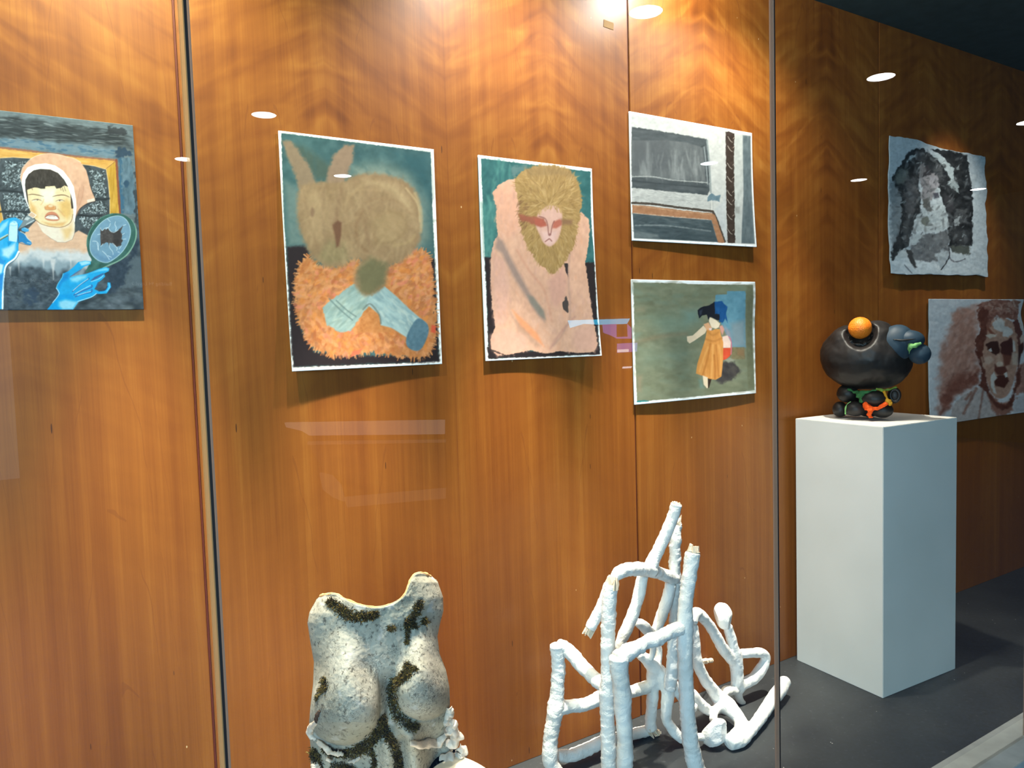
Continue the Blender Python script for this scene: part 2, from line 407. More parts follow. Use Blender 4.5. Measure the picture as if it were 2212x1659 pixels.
for (xa, xb, yc, wh) in ((20, 126, 606, 'farther left'), (284, 371, 613, 'nearer the glass seam')):
    ym = 3.3; pa, pb = at(xa, yc, ym), at(xb, yc, ym); yr = 2 * (GY - 0.005) - ym * S
    e = empty('hanging_sign', ((pa.x + pb.x) / 2, yr, pa.z)); tag(e, 'dark hanging sign with pale wording reflected over the bonnet painting, ' + wh, 'sign')
    cu = bpy.data.curves.new('t', 'FONT'); cu.body = 'Building 94 Level 2'; cu.size = 1.0; cu.align_x = 'CENTER'; cu.align_y = 'CENTER'; cu.extrude = 0.01
    to = bpy.data.objects.new('t', cu); COL.objects.link(to)
    tm = bpy.data.meshes.new_from_object(to.evaluated_get(bpy.context.evaluated_depsgraph_get())); bpy.data.objects.remove(to)
    xs = [v.co.x for v in tm.vertices]; k = (pb.x - pa.x) / (max(xs) - min(xs))
    for v in tm.vertices: v.co = Vector((-v.co.x * k, v.co.z * k + 0.012, v.co.y * k))
    tm.materials.clear(); tm.name = 'lettering'; tm.materials.append(M_LETTER); lo = bpy.data.objects.new('lettering', tm); COL.objects.link(lo); lo.parent = e
    w = (pb.x - pa.x) * 0.62
    bm = bmesh.new(); add_box(bm, -w, w, -0.03, 0.0, -0.10, 0.10, bevel=0.004); o = from_bm('board', bm, M_SIL, None); o.parent = e
    for sg in (-1, 1):
        bm = bmesh.new(); add_box(bm, sg * w * .8 - .006, sg * w * .8 + .006, -0.02, -0.008, 0.10, CCZ - pa.z); o = from_bm('hanger', bm, M_DARK, None); o.parent = e

# ------------------------------------------------------------------ painted sheets
# Every picture is a fine mesh sheet whose colour attribute is brushed on in strokes, washes and lines.
_rs = np.random.RandomState(7)
_LAT = _rs.rand(256, 256).astype(np.float32)
def vnoise(x, y):
    xi = np.floor(x).astype(np.int64); yi = np.floor(y).astype(np.int64)
    fx = (x - xi).astype(np.float32); fy = (y - yi).astype(np.float32)
    fx = fx * fx * (3 - 2 * fx); fy = fy * fy * (3 - 2 * fy)
    a = _LAT[yi & 255, xi & 255]; b = _LAT[yi & 255, (xi + 1) & 255]
    c = _LAT[(yi + 1) & 255, xi & 255]; d = _LAT[(yi + 1) & 255, (xi + 1) & 255]
    return (a * (1 - fx) + b * fx) * (1 - fy) + (c * (1 - fx) + d * fx) * fy
def fbm(x, y, o=3):
    s, a, t = 0, 1.0, 0
    for k in range(o):
        s = s + a * vnoise(x * 2 ** k + 17.3 * k, y * 2 ** k + 9.1 * k); t += a; a *= 0.5
    return s / t
def hom(src, dst):
    A = []
    for (x, y), (u, v) in zip(src, dst):
        A.append([x, y, 1, 0, 0, 0, -u * x, -u * y, -u]); A.append([0, 0, 0, x, y, 1, -v * x, -v * y, -v])
    return np.linalg.svd(np.array(A, float))[2][-1].reshape(3, 3)
def smooth_pts(p, n=6, closed=True):
    p = np.array(p, float); N = len(p)
    if N < 3: return p
    out = []
    for i in range(N if closed else N - 1):
        g = (lambda k: p[k % N]) if closed else (lambda k: p[min(max(k, 0), N - 1)])
        a, b, c, d = g(i - 1), g(i), g(i + 1), g(i + 2)
        for k in range(n):
            t = k / n
            out.append(0.5 * (2 * b + (c - a) * t + (2 * a - 5 * b + 4 * c - d) * t * t + (3 * b - a - 3 * c + d) * t ** 3))
    if not closed: out.append(p[-1])
    return np.array(out)
class Canvas:
    def __init__(s, corners, wx, wz, step=1.5):
        s.wx, s.wz = wx, wz
        c = np.array(corners, float)
        wpx = 0.5 * (np.hypot(*(c[1] - c[0])) + np.hypot(*(c[2] - c[3]))); hpx = 0.5 * (np.hypot(*(c[3] - c[0])) + np.hypot(*(c[2] - c[1])))
        s.nu, s.nv = int(wpx / step), int(hpx / step)
        h = hom([(0, 0), (1, 0), (1, 1), (0, 1)], corners); s.hi = np.linalg.inv(h)
        U, V = np.meshgrid(np.linspace(0, 1, s.nu + 1), np.linspace(0, 1, s.nv + 1))
        q = np.stack([U, V, np.ones_like(U)], -1) @ h.T
        s.U, s.V = U, V
        s.X = (q[..., 0] / q[..., 2]).astype(np.float32); s.Y = (q[..., 1] / q[..., 2]).astype(np.float32)
        s.rgb = np.ones(U.shape + (3,), np.float32) * 0.96
        s.T = (0, 0, 1.0); s.seed = 0
        s.clip = None
    def base(s, c): s.rgb[:] = np.array(c, np.float32) / 255
    def tr(s, p): p = np.array(p, float); return p / s.T[2] + np.array(s.T[:2])
    def sl(s, p, m):
        x0, y0 = p.min(0) - m; x1, y1 = p.max(0) + m
        b = np.array([[x0, y0, 1], [x1, y0, 1], [x1, y1, 1], [x0, y1, 1]]) @ s.hi.T
        b = b[:, :2] / b[:, 2:]
        i0, j0 = np.floor(b.min(0) * (s.nu, s.nv)).astype(int) - 1; i1, j1 = np.ceil(b.max(0) * (s.nu, s.nv)).astype(int) + 2
        return slice(max(j0, 0), max(min(j1, s.nv + 1), 0)), slice(max(i0, 0), max(min(i1, s.nu + 1), 0))
    def sdf(s, p, X, Y):
        d = np.full(X.shape, 1e9, np.float32); ins = np.zeros(X.shape, bool)
        N = len(p)
        for i in range(N):
            a, b = p[i], p[(i + 1) % N]
            ex, ey = b - a; L = ex * ex + ey * ey + 1e-9
            wx, wy = X - a[0], Y - a[1]
            t = np.clip((wx * ex + wy * ey) / L, 0, 1)
            d = np.minimum(d, (wx - t * ex) ** 2 + (wy - t * ey) ** 2)
            c = ((a[1] > Y) != (b[1] > Y))
            if ey != 0: ins ^= c & (X < a[0] + (Y - a[1]) * ex / ey)
        d = np.sqrt(d)
        return np.where(ins, -d, d)
    def put(s, sl, m, col, tex=0.0, ts=(6, 6), ang=0.0):
        X, Y = s.X[sl], s.Y[sl]
        c = np.array(col, np.float32) / 255
        if tex:
            ca, sa = math.cos(ang), math.sin(ang); s.seed += 13.7
            n = fbm((X * ca + Y * sa) / ts[0] + s.seed, (-X * sa + Y * ca) / ts[1] + s.seed * 2, 3) - 0.5
            c = np.clip(c + n[..., None] * tex * 2, 0, 1)
        if s.clip is not None: m = m * s.clip[sl]
        s.rgb[sl] = s.rgb[sl] * (1 - m[..., None]) + c * m[..., None]
    def poly(s, pts, col, f=1.2, a=1.0, curve=False, rough=0.0, rs=5.0, tex=0.0, ts=(6, 6), ang=0.0, mul=None):
        p = s.tr(pts)
        if curve: p = smooth_pts(p)
        sl = s.sl(p, f + rough + 2); X, Y = s.X[sl], s.Y[sl]
        if X.size == 0: return
        d = s.sdf(p, X, Y)
        if rough: s.seed += 5.3; d = d + (fbm(X / rs + s.seed, Y / rs, 2) - 0.5) * 2 * rough
        m = np.clip(0.5 - d / f, 0, 1) * a; m = m * m * (3 - 2 * m) if f > 3 else m
        s.put(sl, m.astype(np.float32), col, tex, ts, ang)
        return
    def line(s, pts, w, col, a=1.0, f=1.2, curve=True, rough=0.0, taper=False):
        p = s.tr(pts)
        if curve and len(p) > 2: p = smooth_pts(p, 5, False)
        sl = s.sl(p, w + f + 2); X, Y = s.X[sl], s.Y[sl]
        if X.size == 0: return
        d = np.full(X.shape, 1e9, np.float32); N = len(p)
        for i in range(N - 1):
            a0, b0 = p[i], p[i + 1]; ex, ey = b0 - a0; L = ex * ex + ey * ey + 1e-9
            t = np.clip(((X - a0[0]) * ex + (Y - a0[1]) * ey) / L, 0, 1)
            k = (i + t) / (N - 1)
            wl = w / 2 * ((1 - abs(2 * k - 1) ** 3) if taper else 1)
            d = np.minimum(d, np.hypot(X - a0[0] - t * ex, Y - a0[1] - t * ey) - wl)
        if rough: s.seed += 5.3; d = d + (fbm(X / 4 + s.seed, Y / 4, 2) - 0.5) * 2 * rough
        s.put(sl, (np.clip(0.5 - d / f, 0, 1) * a).astype(np.float32), col)
    def ell(s, c, r, col, ang=0.0, **k):
        t = np.linspace(0, 2 * math.pi, 28, endpoint=False); ca, sa = math.cos(ang), math.sin(ang)
        x, y = r[0] * np.cos(t), r[1] * np.sin(t)
        s.poly(np.stack([c[0] + x * ca - y * sa, c[1] + x * sa + y * ca], -1), col, **k)
    def strokes(s, pts, n, L, w, cols, ang, spread=0.4, a=0.7, seed=0, f=1.4, center=None, bend=0.0):
        """short brush marks scattered inside a region; ang is a number or, with center, measured from the outward ray"""
        p = s.tr(pts); r = random.Random(seed); lo, hi = p.min(0), p.max(0); k = 0; T = s.T; s.T = (0, 0, 1)
        tries = 0
        while k < n and tries < n * 20:
            tries += 1
            q = np.array([r.uniform(lo[0], hi[0]), r.uniform(lo[1], hi[1])])
            ins = False
            for i in range(len(p)):
                A, B = p[i], p[(i + 1) % len(p)]
                if (A[1] > q[1]) != (B[1] > q[1]) and q[0] < A[0] + (q[1] - A[1]) * (B[0] - A[0]) / (B[1] - A[1]): ins = not ins
            if not ins: continue
            k += 1
            t = ang + r.gauss(0, spread)
            if center is not None:
                cc = (np.array(center, float) / T[2] + np.array(T[:2])); t += math.atan2(q[1] - cc[1], q[0] - cc[0])
            l = L * r.uniform(0.5, 1.4); dx, dy = math.cos(t) * l / 2, math.sin(t) * l / 2
            b = r.uniform(-bend, bend) * l
            s.line([q - (dx, dy), q + (-dy * b / max(l, 1), dx * b / max(l, 1)), q + (dx, dy)], w * r.uniform(0.6, 1.4), r.choice(cols), a * r.uniform(0.5, 1), f, curve=False, taper=True)
        s.T = T
    def wash(s, amp, sx, sy, ang=0.0, o=4, region=None):
        """uneven paint over the whole sheet"""
        s.seed += 21.1; ca, sa = math.cos(ang), math.sin(ang)
        n = fbm((s.X * ca + s.Y * sa) / sx + s.seed, (-s.X * sa + s.Y * ca) / sy + s.seed, o) - 0.5
        s.rgb = np.clip(s.rgb * (1 + n[..., None] * amp * 2), 0, 1)
    def build(s, name, parent_label, cat, gain, lift, mat, y0=0.0, thick=0.0008, edge=None, sub=None, group=None):
        lin = np.where(s.rgb <= 0.04045, s.rgb / 12.92, ((s.rgb + 0.055) / 1.055) ** 2.4)
        wt = np.clip((lin.min(-1, keepdims=True) - 0.74) / 0.12, 0, 1)              # bare paper keeps its full white
        lin = np.clip(lin * (np.array(gain) * (1 - wt) + 0.93 * wt), 0, 0.92)
        U, V = s.U, s.V
        x = (s.wx[0] + (s.wx[1] - s.wx[0]) * U) * S; z = (s.wz[1] + (s.wz[0] - s.wz[1]) * V) * S
        sh = lift(U, V)
        dx = 0.0
        if isinstance(sh, tuple): sh, ox, oz = sh; x = x + ox; z = z + oz
        y = -(0.003 + thick + sh) - y0
        front = np.stack([x, y, z], -1); nv, nu = U.shape
        idx = np.arange(nv * nu).reshape(nv, nu)
        quads = np.stack([idx[1:, :-1], idx[1:, 1:], idx[:-1, 1:], idx[:-1, :-1]], -1).reshape(-1, 4)
        ring = np.concatenate([idx[0, :], idx[1:, -1], idx[-1, -2::-1], idx[-2:0:-1, 0]])
        fv = front.reshape(-1, 3); bv = fv[ring].copy(); bv[:, 1] += thick
        n0 = len(fv); k = len(ring); a = np.arange(k); b = (a + 1) % k
        side = np.stack([ring[a], ring[b], n0 + b, n0 + a], -1)
        lc = lin.reshape(-1, 3)
        bc = np.tile(np.array(edge, float)[None], (k, 1)) if edge is not None else lc[ring]
        c0 = Vector((float(x.mean()), 0.0, float(z.min())))
        vv = np.concatenate([fv, bv]) - np.array(c0)
        me = mesh_arrays(name, vv, np.concatenate([quads, side]))
        at_ = me.color_attributes.new('paint', 'FLOAT_COLOR', 'POINT')
        at_.data.foreach_set('color', np.concatenate([np.concatenate([lc, bc]), np.ones((n0 + k, 1))], 1).astype(np.float32).ravel())
        me.shade_smooth()
        # the back of the sheet
        bi = np.unique(np.concatenate([[0], np.arange(0, nv, 12), [nv - 1]])); bj = np.unique(np.concatenate([[0], np.arange(0, nu, 12), [nu - 1]]))
        bf = front[np.ix_(bi, bj)].reshape(-1, 3) + np.array([0, thick + 0.0028, 0]) - np.array(c0)
        id2 = np.arange(len(bf)).reshape(len(bi), len(bj))
        q2 = np.stack([id2[1:, :-1], id2[:-1, :-1], id2[:-1, 1:], id2[1:, 1:]], -1).reshape(-1, 4)
        e = empty(name, c0); tag(e, parent_label, cat, group)
        o = bpy.data.objects.new(sub[0] if sub else 'painted_sheet', me); COL.objects.link(o); me.materials.append(mat); o.parent = e
        m2 = mesh_arrays('sheet_back', bf, q2); m2.materials.append(M_PAPER_BACK)
        o2 = bpy.data.objects.new(sub[1] if sub else 'sheet_back', m2); COL.objects.link(o2); o2.parent = e
        return e
def paint_material(name, rough=0.6, spec=0.25, bump=0.0):
    t = NT(name); a = t.n('ShaderNodeVertexColor'); a.layer_name = 'paint'
    t.set(a.outputs['Color'], rough, spec)
    if bump: t.bump(t.noise(t.obj(), 220, 3), bump, 0.001)
    return t.m
M_PAINT = paint_material('oil_on_paper', 0.55, 0.25, 0.12)
M_INK = paint_material('ink_on_paper', 0.7, 0.15, 0.1)
M_PAPER_BACK = plain('paper_back', srgb(225, 222, 214), 0.8, 0.1, var=0.03)

# ---- 1: bonneted child in a television frame, with two blue gloved hands
def extend(c, k):
    """same sheet with its left edge moved out by k of the visible width"""
    h = hom([(0, 0), (1, 0), (1, 1), (0, 1)], c)
    g = lambda u, v: (lambda q: (q[0] / q[2], q[1] / q[2]))(h @ np.array([u, v, 1.0]))
    return [g(-k, 0), c[1], c[2], g(-k, 1)]
c1 = [(0, 238), (287, 271), (313, 668), (0, 669.5)]
c1 = [(-88, 228.5), (287, 271), (313, 668), (-88, 670)]
A, B, Cc, D = (0, 230, 7.212), (150, 260, 7.212), (0, 440, 6.635), (90, 430, 6.383)
cv = Canvas(c1, (-0.135, 0.1765), (1.305, 1.687), 1.25)
cv.base((112, 122, 122))
cv.wash(0.16, 30, 14); cv.wash(0.14, 14, 2.2, 0.12)
cv.T = (0, 0, 1)
# top border: dark scumble, blue veil
cv.poly([(-90, 248), (60, 256), (170, 272), (270, 290), (285, 300), (284, 318), (200, 306), (90, 300), (-90, 285)], (48, 53, 54), f=14, a=0.75, rough=9, rs=16, tex=0.12, ts=(16, 2.5), ang=0.12)
cv.strokes([(-88, 250), (60, 256), (280, 284), (280, 312), (100, 306), (-88, 290)], 320, 26, 2.0, [(38, 44, 46), (60, 66, 66), (150, 156, 152), (44, 48, 50), (90, 98, 98)], 0.12, 0.1, 0.75, 3)
cv.poly([(-90, 288), (90, 300), (250, 318), (252, 338), (90, 320), (-90, 306)], (118, 142, 152), f=10, a=0.7, rough=6, rs=12)
cv.strokes([(-88, 292), (90, 300), (260, 322), (252, 336), (90, 318), (-88, 306)], 90, 14, 3, [(70, 108, 130), (52, 92, 118), (140, 158, 164), (96, 124, 136)], 0.12, 0.15, 0.7, 4)
cv.T = B
cv.poly([(760, 400), (850, 390), (940, 450), (970, 520), (900, 540), (830, 560), (740, 520)], (44, 66, 84), f=3, rough=5, rs=6, a=.9)
cv.poly([(630, 100), (850, 110), (900, 200), (780, 220), (640, 190)], (46, 48, 50), f=3, rough=5, rs=6, a=.8)
# right border
cv.poly([(790, 560), (960, 540), (1000, 760), (1040, 1400), (820, 1390), (790, 900)], (96, 120, 130), f=4, rough=3, tex=.1, ts=(5, 14))
cv.poly([(790, 560), (830, 600), (810, 900), (860, 1200), (840, 1380), (800, 1390), (780, 800)], (58, 100, 124), f=3, rough=4, a=.85)
cv.poly([(1010, 750), (1040, 760), (1070, 1400), (1085, 1650), (1040, 1650), (1020, 1450), (1010, 1000)], (50, 54, 58), f=3, rough=6, rs=8, a=.8)
cv.ell((895, 940), (38, 55), (50, 80, 100), f=2, rough=2)
# lower ground
cv.T = (0, 0, 1)
cv.poly([(-88, 520), (60, 560), (150, 580), (230, 560), (300, 470), (320, 560), (320, 672), (-88, 672)], (70, 80, 84), f=20, rough=14, rs=26, tex=.16, ts=(20, 12))
cv.strokes([(-88, 560), (300, 560), (312, 668), (-88, 668)], 160, 22, 5, [(90, 104, 108), (50, 60, 66), (110, 120, 120), (46, 58, 70), (78, 84, 84)], 0.1, .5, .5, 5, f=4)
# wooden television frame
cv.poly([(-60, 300), (0, 312), (86, 322), (170, 332.5), (254, 339.7), (261, 452), (262, 500), (-60, 580)], (236, 176, 88), f=2, tex=.09, ts=(20, 3), ang=.12)
cv.poly([(232, 361), (252, 343), (260, 450), (240, 455)], (214, 162, 58), f=1.5, tex=.1, ts=(3, 18))
cv.poly([(-60, 330), (13, 335), (6, 400), (14, 470), (-60, 560)], (232, 172, 72), f=1.5, tex=.08, ts=(3, 18))
cv.line([(-60, 303), (0, 313), (86, 323), (170, 333), (253, 341)], 4, (150, 96, 78), .8, rough=1.2)
cv.line([(253.5, 341), (257.5, 400), (261, 452)], 4.5, (142, 74, 50), .9, rough=.8)
cv.line([(0, 327), (14, 337)], 1.2, (150, 110, 70)); cv.line([(231, 360), (250, 345)], 1.2, (160, 110, 60))
# dark block screen
scr = [(15, 337), (42, 335.5), (110, 340), (183, 350), (208, 353.5), (232, 360.5), (236, 385), (239, 420), (239, 460), (238, 520), (15, 520), (15, 465), (10, 430), (8, 396), (11, 360)]
cv.line(scr + [scr[0]], 2.4, (244, 206, 150), curve=False)
cv.poly(scr, (72, 78, 80), f=1.5, tex=.1, ts=(8, 8))
def pebble(box_, seed):
    cv.poly(box_, (96, 104, 104), f=9, a=.55)
    cv.strokes(box_, 260, 5.5, 1.7, [(200, 212, 210), (170, 184, 182), (40, 46, 46), (222, 230, 226), (60, 66, 66), (30, 34, 34)], 0.8, 1.2, .85, seed, f=1.0)
for k, bx in enumerate([[(26, 343), (80, 345), (60, 370), (56, 398), (20, 398), (18, 372)], [(18, 410), (58, 410), (66, 440), (70, 446), (20, 446)], [(20, 452), (70, 452), (70, 475), (24, 470)],
                        [(198, 358), (228, 364), (232, 400), (231, 418), (208, 418), (203, 385)], [(206, 427), (231, 427), (233, 452), (178, 452), (196, 436)], [(172, 461), (222, 461), (196, 484), (186, 482)]]):
    pebble(bx, 40 + k)
for pl in ([(8, 404), (30, 405), (62, 409)], [(10, 449), (40, 448), (70, 450)], [(206, 421), (225, 423), (238, 421)], [(172, 456), (200, 459), (222, 457)]):
    cv.line(pl, 4, (36, 40, 42), .8, 2.5)
# bonnet
hood = [(76, 452), (64, 425), (55, 377), (59.5, 359), (68, 348), (80, 337), (97, 330), (118, 327.5), (139, 330.5), (152, 334.5), (167, 337.5), (180.5, 345.5), (191.6, 362.5), (195.7, 378), (198.5, 393), (202.7, 407), (208, 419), (209, 427), (193, 431), (178, 441.5), (163, 471), (150, 500), (100, 500)]
cv.line(hood[-9:-3] + hood[-3:-2], 3, (58, 52, 50), .8)
cv.poly(hood, (238, 184, 146), f=1.3, tex=.05, ts=(10, 10))
cv.line(hood[2:12], 1.4, (255, 222, 190), .8)
cv.poly([(176, 400), (184, 380), (190, 400), (186, 425), (175, 440), (170, 455), (168, 430)], (214, 158, 124), f=10, a=.55)
cv.line([(178, 398), (172, 425), (167, 455)], 1.5, (206, 146, 112), .6); cv.line([(186, 395), (182, 418), (174, 440)], 1.5, (206, 146, 112), .5)
cv.poly([(192, 424), (208, 420), (209, 427), (193, 431)], (250, 226, 200), f=1.2)
cv.line([(209, 427), (193, 431.5), (178, 442), (170, 455), (165, 470)], 1.6, (70, 56, 52), .8)
rim = [(56.9, 387), (61, 369), (70.7, 356), (86, 350), (108, 347.5), (127.6, 352), (144, 363), (156.7, 380), (165, 396), (169, 424), (170, 440), (166, 470), (160, 492), (150, 500), (146, 488), (158, 470), (163, 450), (160, 420), (157, 408), (152, 395), (145, 381), (133, 367), (118, 360), (97, 359), (83, 362), (72, 370), (66, 384), (66, 402), (69, 425), (74, 440), (70, 442), (62, 420)]
cv.poly(rim, (255, 250, 244), f=1.3)
# neck and collar
cv.T = Cc
cv.poly([(530, 180), (620, 230), (740, 270), (880, 285), (980, 260), (1050, 200), (1080, 100), (1100, 250), (1090, 380), (1060, 460), (960, 505), (850, 500), (750, 440), (640, 350)], (255, 232, 204), f=2)
cv.poly([(900, 300), (1000, 270), (1060, 210), (1080, 330), (1020, 450), (950, 470), (930, 400)], (244, 198, 128), f=14, a=.75)
# face
face = [(67, 400), (80, 395), (110, 392), (150, 394), (157, 408), (160, 430), (162.5, 450), (161, 462), (158, 470), (147.7, 479), (132.6, 483), (111.5, 480.7), (93.4, 474.7), (84.4, 467), (75, 455), (70, 436)]
cv.T = (0, 0, 1)
cv.poly(face, (255, 226, 172), f=1.4)
cv.poly([(72, 425), (85, 440), (88, 462), (82, 462), (73, 448)], (240, 186, 112), f=9, a=.8)
cv.poly([(132, 430), (150, 420), (161, 430), (161, 455), (150, 468), (135, 455)], (238, 186, 104), f=14, a=.75)
cv.poly([(92, 400), (128, 398), (122, 430), (100, 432)], (255, 246, 214), f=12, a=.9)
cv.poly([(95, 470), (120, 474), (150, 470), (140, 481), (112, 480)], (240, 180, 110), f=6, a=.7)
cv.line([(84.4, 467), (93.4, 474.7), (111.5, 480.7), (132.6, 483), (147.7, 479), (158, 470), (162, 455)], 1.3, (146, 98, 60), .8)
cv.T = A
cv.poly([(462, 1180), (470, 1090), (520, 1010), (600, 950), (700, 930), (850, 940), (960, 990), (1050, 1090), (1108, 1200), (1050, 1178), (1000, 1215), (930, 1228), (905, 1185), (820, 1190), (765, 1195), (760, 1228), (700, 1228), (640, 1212), (600, 1208), (500, 1240), (482, 1256)], (66, 57, 48), f=1.2, tex=.07, ts=(3, 8))
cv.strokes([(480, 1150), (560, 1000), (700, 940), (900, 970), (1060, 1120), (900, 1190), (600, 1200)], 80, 7, .9, [(104, 92, 80), (40, 34, 30), (88, 76, 66)], 1.2, .5, .6, 8)
cv.poly([(462, 1150), (490, 1260), (506, 1500), (485, 1420), (464, 1260)], (70, 54, 44), f=1.2)
cv.poly([(1142, 1300), (1166, 1400), (1178, 1530), (1150, 1532), (1140, 1440)], (70, 54, 44), f=1.2)
for q in ([(1020, 1215), (1035, 1270)], [(1045, 1190), (1066, 1260)], [(990, 1215), (1000, 1250)], [(560, 1210), (570, 1245)]): cv.line(q, 1, (90, 70, 50), .8)
cv.line([(490, 1325), (560, 1312), (640, 1322), (735, 1345)], 1.9, (126, 88, 62), .9, taper=True)
cv.line([(860, 1350), (950, 1328), (1050, 1326), (1132, 1362)], 2.0, (126, 88, 62), .9, taper=True)
cv.line([(550, 1405), (600, 1392), (650, 1390), (705, 1412)], 1.6, (140, 104, 84), .9, taper=True); cv.line([(570, 1415), (640, 1400)], 1.2, (240, 240, 226), .8)
cv.line([(910, 1418), (970, 1398), (1010, 1400), (1052, 1418)], 1.6, (140, 104, 84), .9, taper=True); cv.line([(940, 1415), (1020, 1410)], 1.2, (240, 240, 226), .8)
cv.ell((640, 1398), (12, 8), (110, 90, 90), f=1); cv.ell((975, 1408), (12, 8), (110, 90, 90), f=1)
cv.poly([(780, 1480), (830, 1462), (900, 1495), (910, 1540), (860, 1555), (750, 1545), (748, 1510)], (232, 160, 96), f=4, a=.9)
cv.ell((835, 1490), (34, 20), (255, 224, 176), f=3, a=.9)
cv.line([(748, 1500), (752, 1540), (800, 1552), (870, 1552), (912, 1535), (905, 1495)], 1.2, (186, 110, 64), .8)
cv.line([(690, 1470), (720, 1430), (735, 1390)], 2, (238, 178, 110), .6, 3); cv.line([(945, 1540), (1000, 1600), (1040, 1650)], 2, (226, 160, 98), .6, 3)
cv.T = Cc
cv.poly([(680, 140), (700, 95), (740, 66), (790, 58), (840, 80), (880, 130), (885, 170), (840, 192), (740, 188), (700, 172)], (224, 142, 104), f=2, curve=True)
cv.poly([(690, 150), (700, 120), (760, 104), (830, 112), (866, 145), (870, 168), (800, 172), (720, 160)], (252, 240, 222), f=1.4)
cv.line([(690, 132), (740, 108), (800, 106), (850, 122), (874, 148)], 1.4, (146, 76, 56), .9)
cv.line([(740, 124), (790, 122), (820, 126)], 1.2, (170, 110, 90), .7); cv.line([(690, 160), (760, 176), (860, 176)], 1.2, (196, 120, 86), .8)
# shirt: peach yoke fading to slate
shirt_top = [(420, 330), (520, 220), (560, 190), (640, 350), (750, 440), (850, 500), (960, 505), (1060, 460), (1100, 360), (1150, 330), (1400, 470), (1430, 520)]
cv.poly(shirt_top + [(1400, 660), (1420, 760), (1200, 760), (700, 760), (290, 760), (290, 640), (300, 520)], (240, 192, 154), f=2, tex=.05, ts=(20, 4))
cv.poly([(285, 650), (600, 620), (1000, 640), (1410, 640), (1430, 800), (1200, 900), (1000, 860), (700, 900), (450, 880), (250, 860), (150, 820)], (222, 220, 214), f=16, a=.95, rough=8, rs=14)
cv.poly([(150, 840), (300, 770), (460, 720), (700, 760), (900, 730), (1100, 760), (1200, 800), (1200, 1000), (900, 1100), (200, 1100), (70, 1000)], (150, 166, 170), f=18, a=.85, rough=10, rs=12)
cv.poly([(90, 960), (220, 860), (420, 840), (640, 900), (850, 960), (1000, 880), (1000, 1000), (860, 1100), (830, 1300), (700, 1516), (30, 1516), (60, 1150)], (74, 84, 90), f=16, rough=8, rs=12, tex=.14, ts=(10, 8))
cv.poly([(330, 1230), (480, 1160), (560, 1250), (540, 1380), (420, 1480), (350, 1400)], (56, 72, 88), f=10, a=.9, rough=6)
cv.strokes([(60, 1100), (800, 1000), (780, 1300), (640, 1510), (40, 1510)], 110, 12, 3, [(98, 110, 114), (52, 62, 68), (120, 126, 122), (84, 92, 92), (46, 56, 68)], .3, .6, .55, 9, f=3)
cv.strokes([(90, 1000), (700, 880), (800, 1030), (780, 1200), (100, 1210)], 50, 9, 1.2, [(130, 142, 144), (60, 70, 74)], .05, .1, .6, 10)
for x0, y0, y1, w in ((285, 700, 950, 6), (640, 720, 880, 7), (775, 740, 1060, 9), (1030, 680, 880, 6), (160, 860, 1000, 4)):
    cv.poly([(x0 - w * 5, y0), (x0 + w * 5, y0), (x0 + w * 2, (y0 + y1) / 2), (x0, y1), (x0 - w * 2, (y0 + y1) / 2)], (226, 220, 212), f=5, a=.75)
cv.T = (0, 0, 1)
cv.poly(extend([(0, 440), (46, 440), (46, 669), (0, 669)], 3.0)[:1] + [(0, 470), (0, 669), (-88, 669)], (86, 96, 100), f=6, tex=.1)
# left glove with brush
cv.T = Cc
cv.poly([(-560, 640), (-200, 420), (0, 290), (80, 190), (180, 150), (270, 140), (330, 175), (415, 205), (420, 222), (340, 250), (302, 300), (292, 420), (298, 520), (290, 640), (235, 735), (105, 830), (72, 950), (45, 1100), (15, 1510), (-300, 1520), (-500, 1000)], (40, 176, 228), f=1.4)
cv.line([(292, 640), (236, 740), (110, 840), (66, 1000), (45, 1150), (20, 1500)], 4.2, (236, 250, 252), 1)
cv.line([(300, 660), (246, 750), (120, 852), (82, 1000), (60, 1150), (36, 1500)], 1.2, (40, 66, 84), .7)
cv.poly([(10, 330), (90, 230), (170, 185), (150, 260), (90, 330), (0, 400)], (156, 224, 248), f=6)
cv.poly([(230, 150), (320, 180), (400, 208), (330, 235), (260, 190)], (70, 170, 222), f=4)
cv.poly([(178, 262), (196, 205), (235, 188), (280, 200), (302, 240), (296, 330), (290, 410), (270, 500), (160, 478), (162, 380)], (206, 240, 247), f=1.5)
cv.line([(200, 215), (225, 200), (262, 215)], 1.4, (80, 190, 230), .9); cv.line([(196, 250), (250, 262), (285, 248)], 1.2, (120, 206, 236), .8)
cv.line([(176, 262), (162, 380), (160, 478)], 1.3, (46, 110, 150), .8); cv.line([(303, 240), (297, 330), (291, 410), (286, 500)], 1.3, (24, 90, 140), .9)
cv.poly([(60, 600), (160, 560), (260, 500), (250, 620), (150, 740), (60, 700)], (200, 238, 248), f=9, a=.9)
cv.poly([(140, 490), (200, 500), (150, 560)], (0, 150, 210), f=2)
cv.poly([(0, 690), (60, 760), (100, 770), (60, 840), (0, 800)], (0, 150, 216), f=5)
cv.poly([(0, 810), (70, 830), (40, 950), (0, 980)], (214, 242, 250), f=5, a=.9)
cv.poly([(0, 1000), (60, 960), (30, 1200), (0, 1260)], (0, 140, 214), f=6)
cv.poly([(345, 288), (400, 285), (455, 315), (445, 345), (400, 350), (350, 332)], (74, 168, 214), f=1.4); cv.line([(390, 292), (440, 312)], 1.5, (160, 218, 236), .8)
cv.poly([(300, 330), (345, 360), (400, 395), (430, 450), (474, 488), (486, 522), (465, 542), (400, 530), (350, 500), (300, 502)], (36, 134, 190), f=1.4)
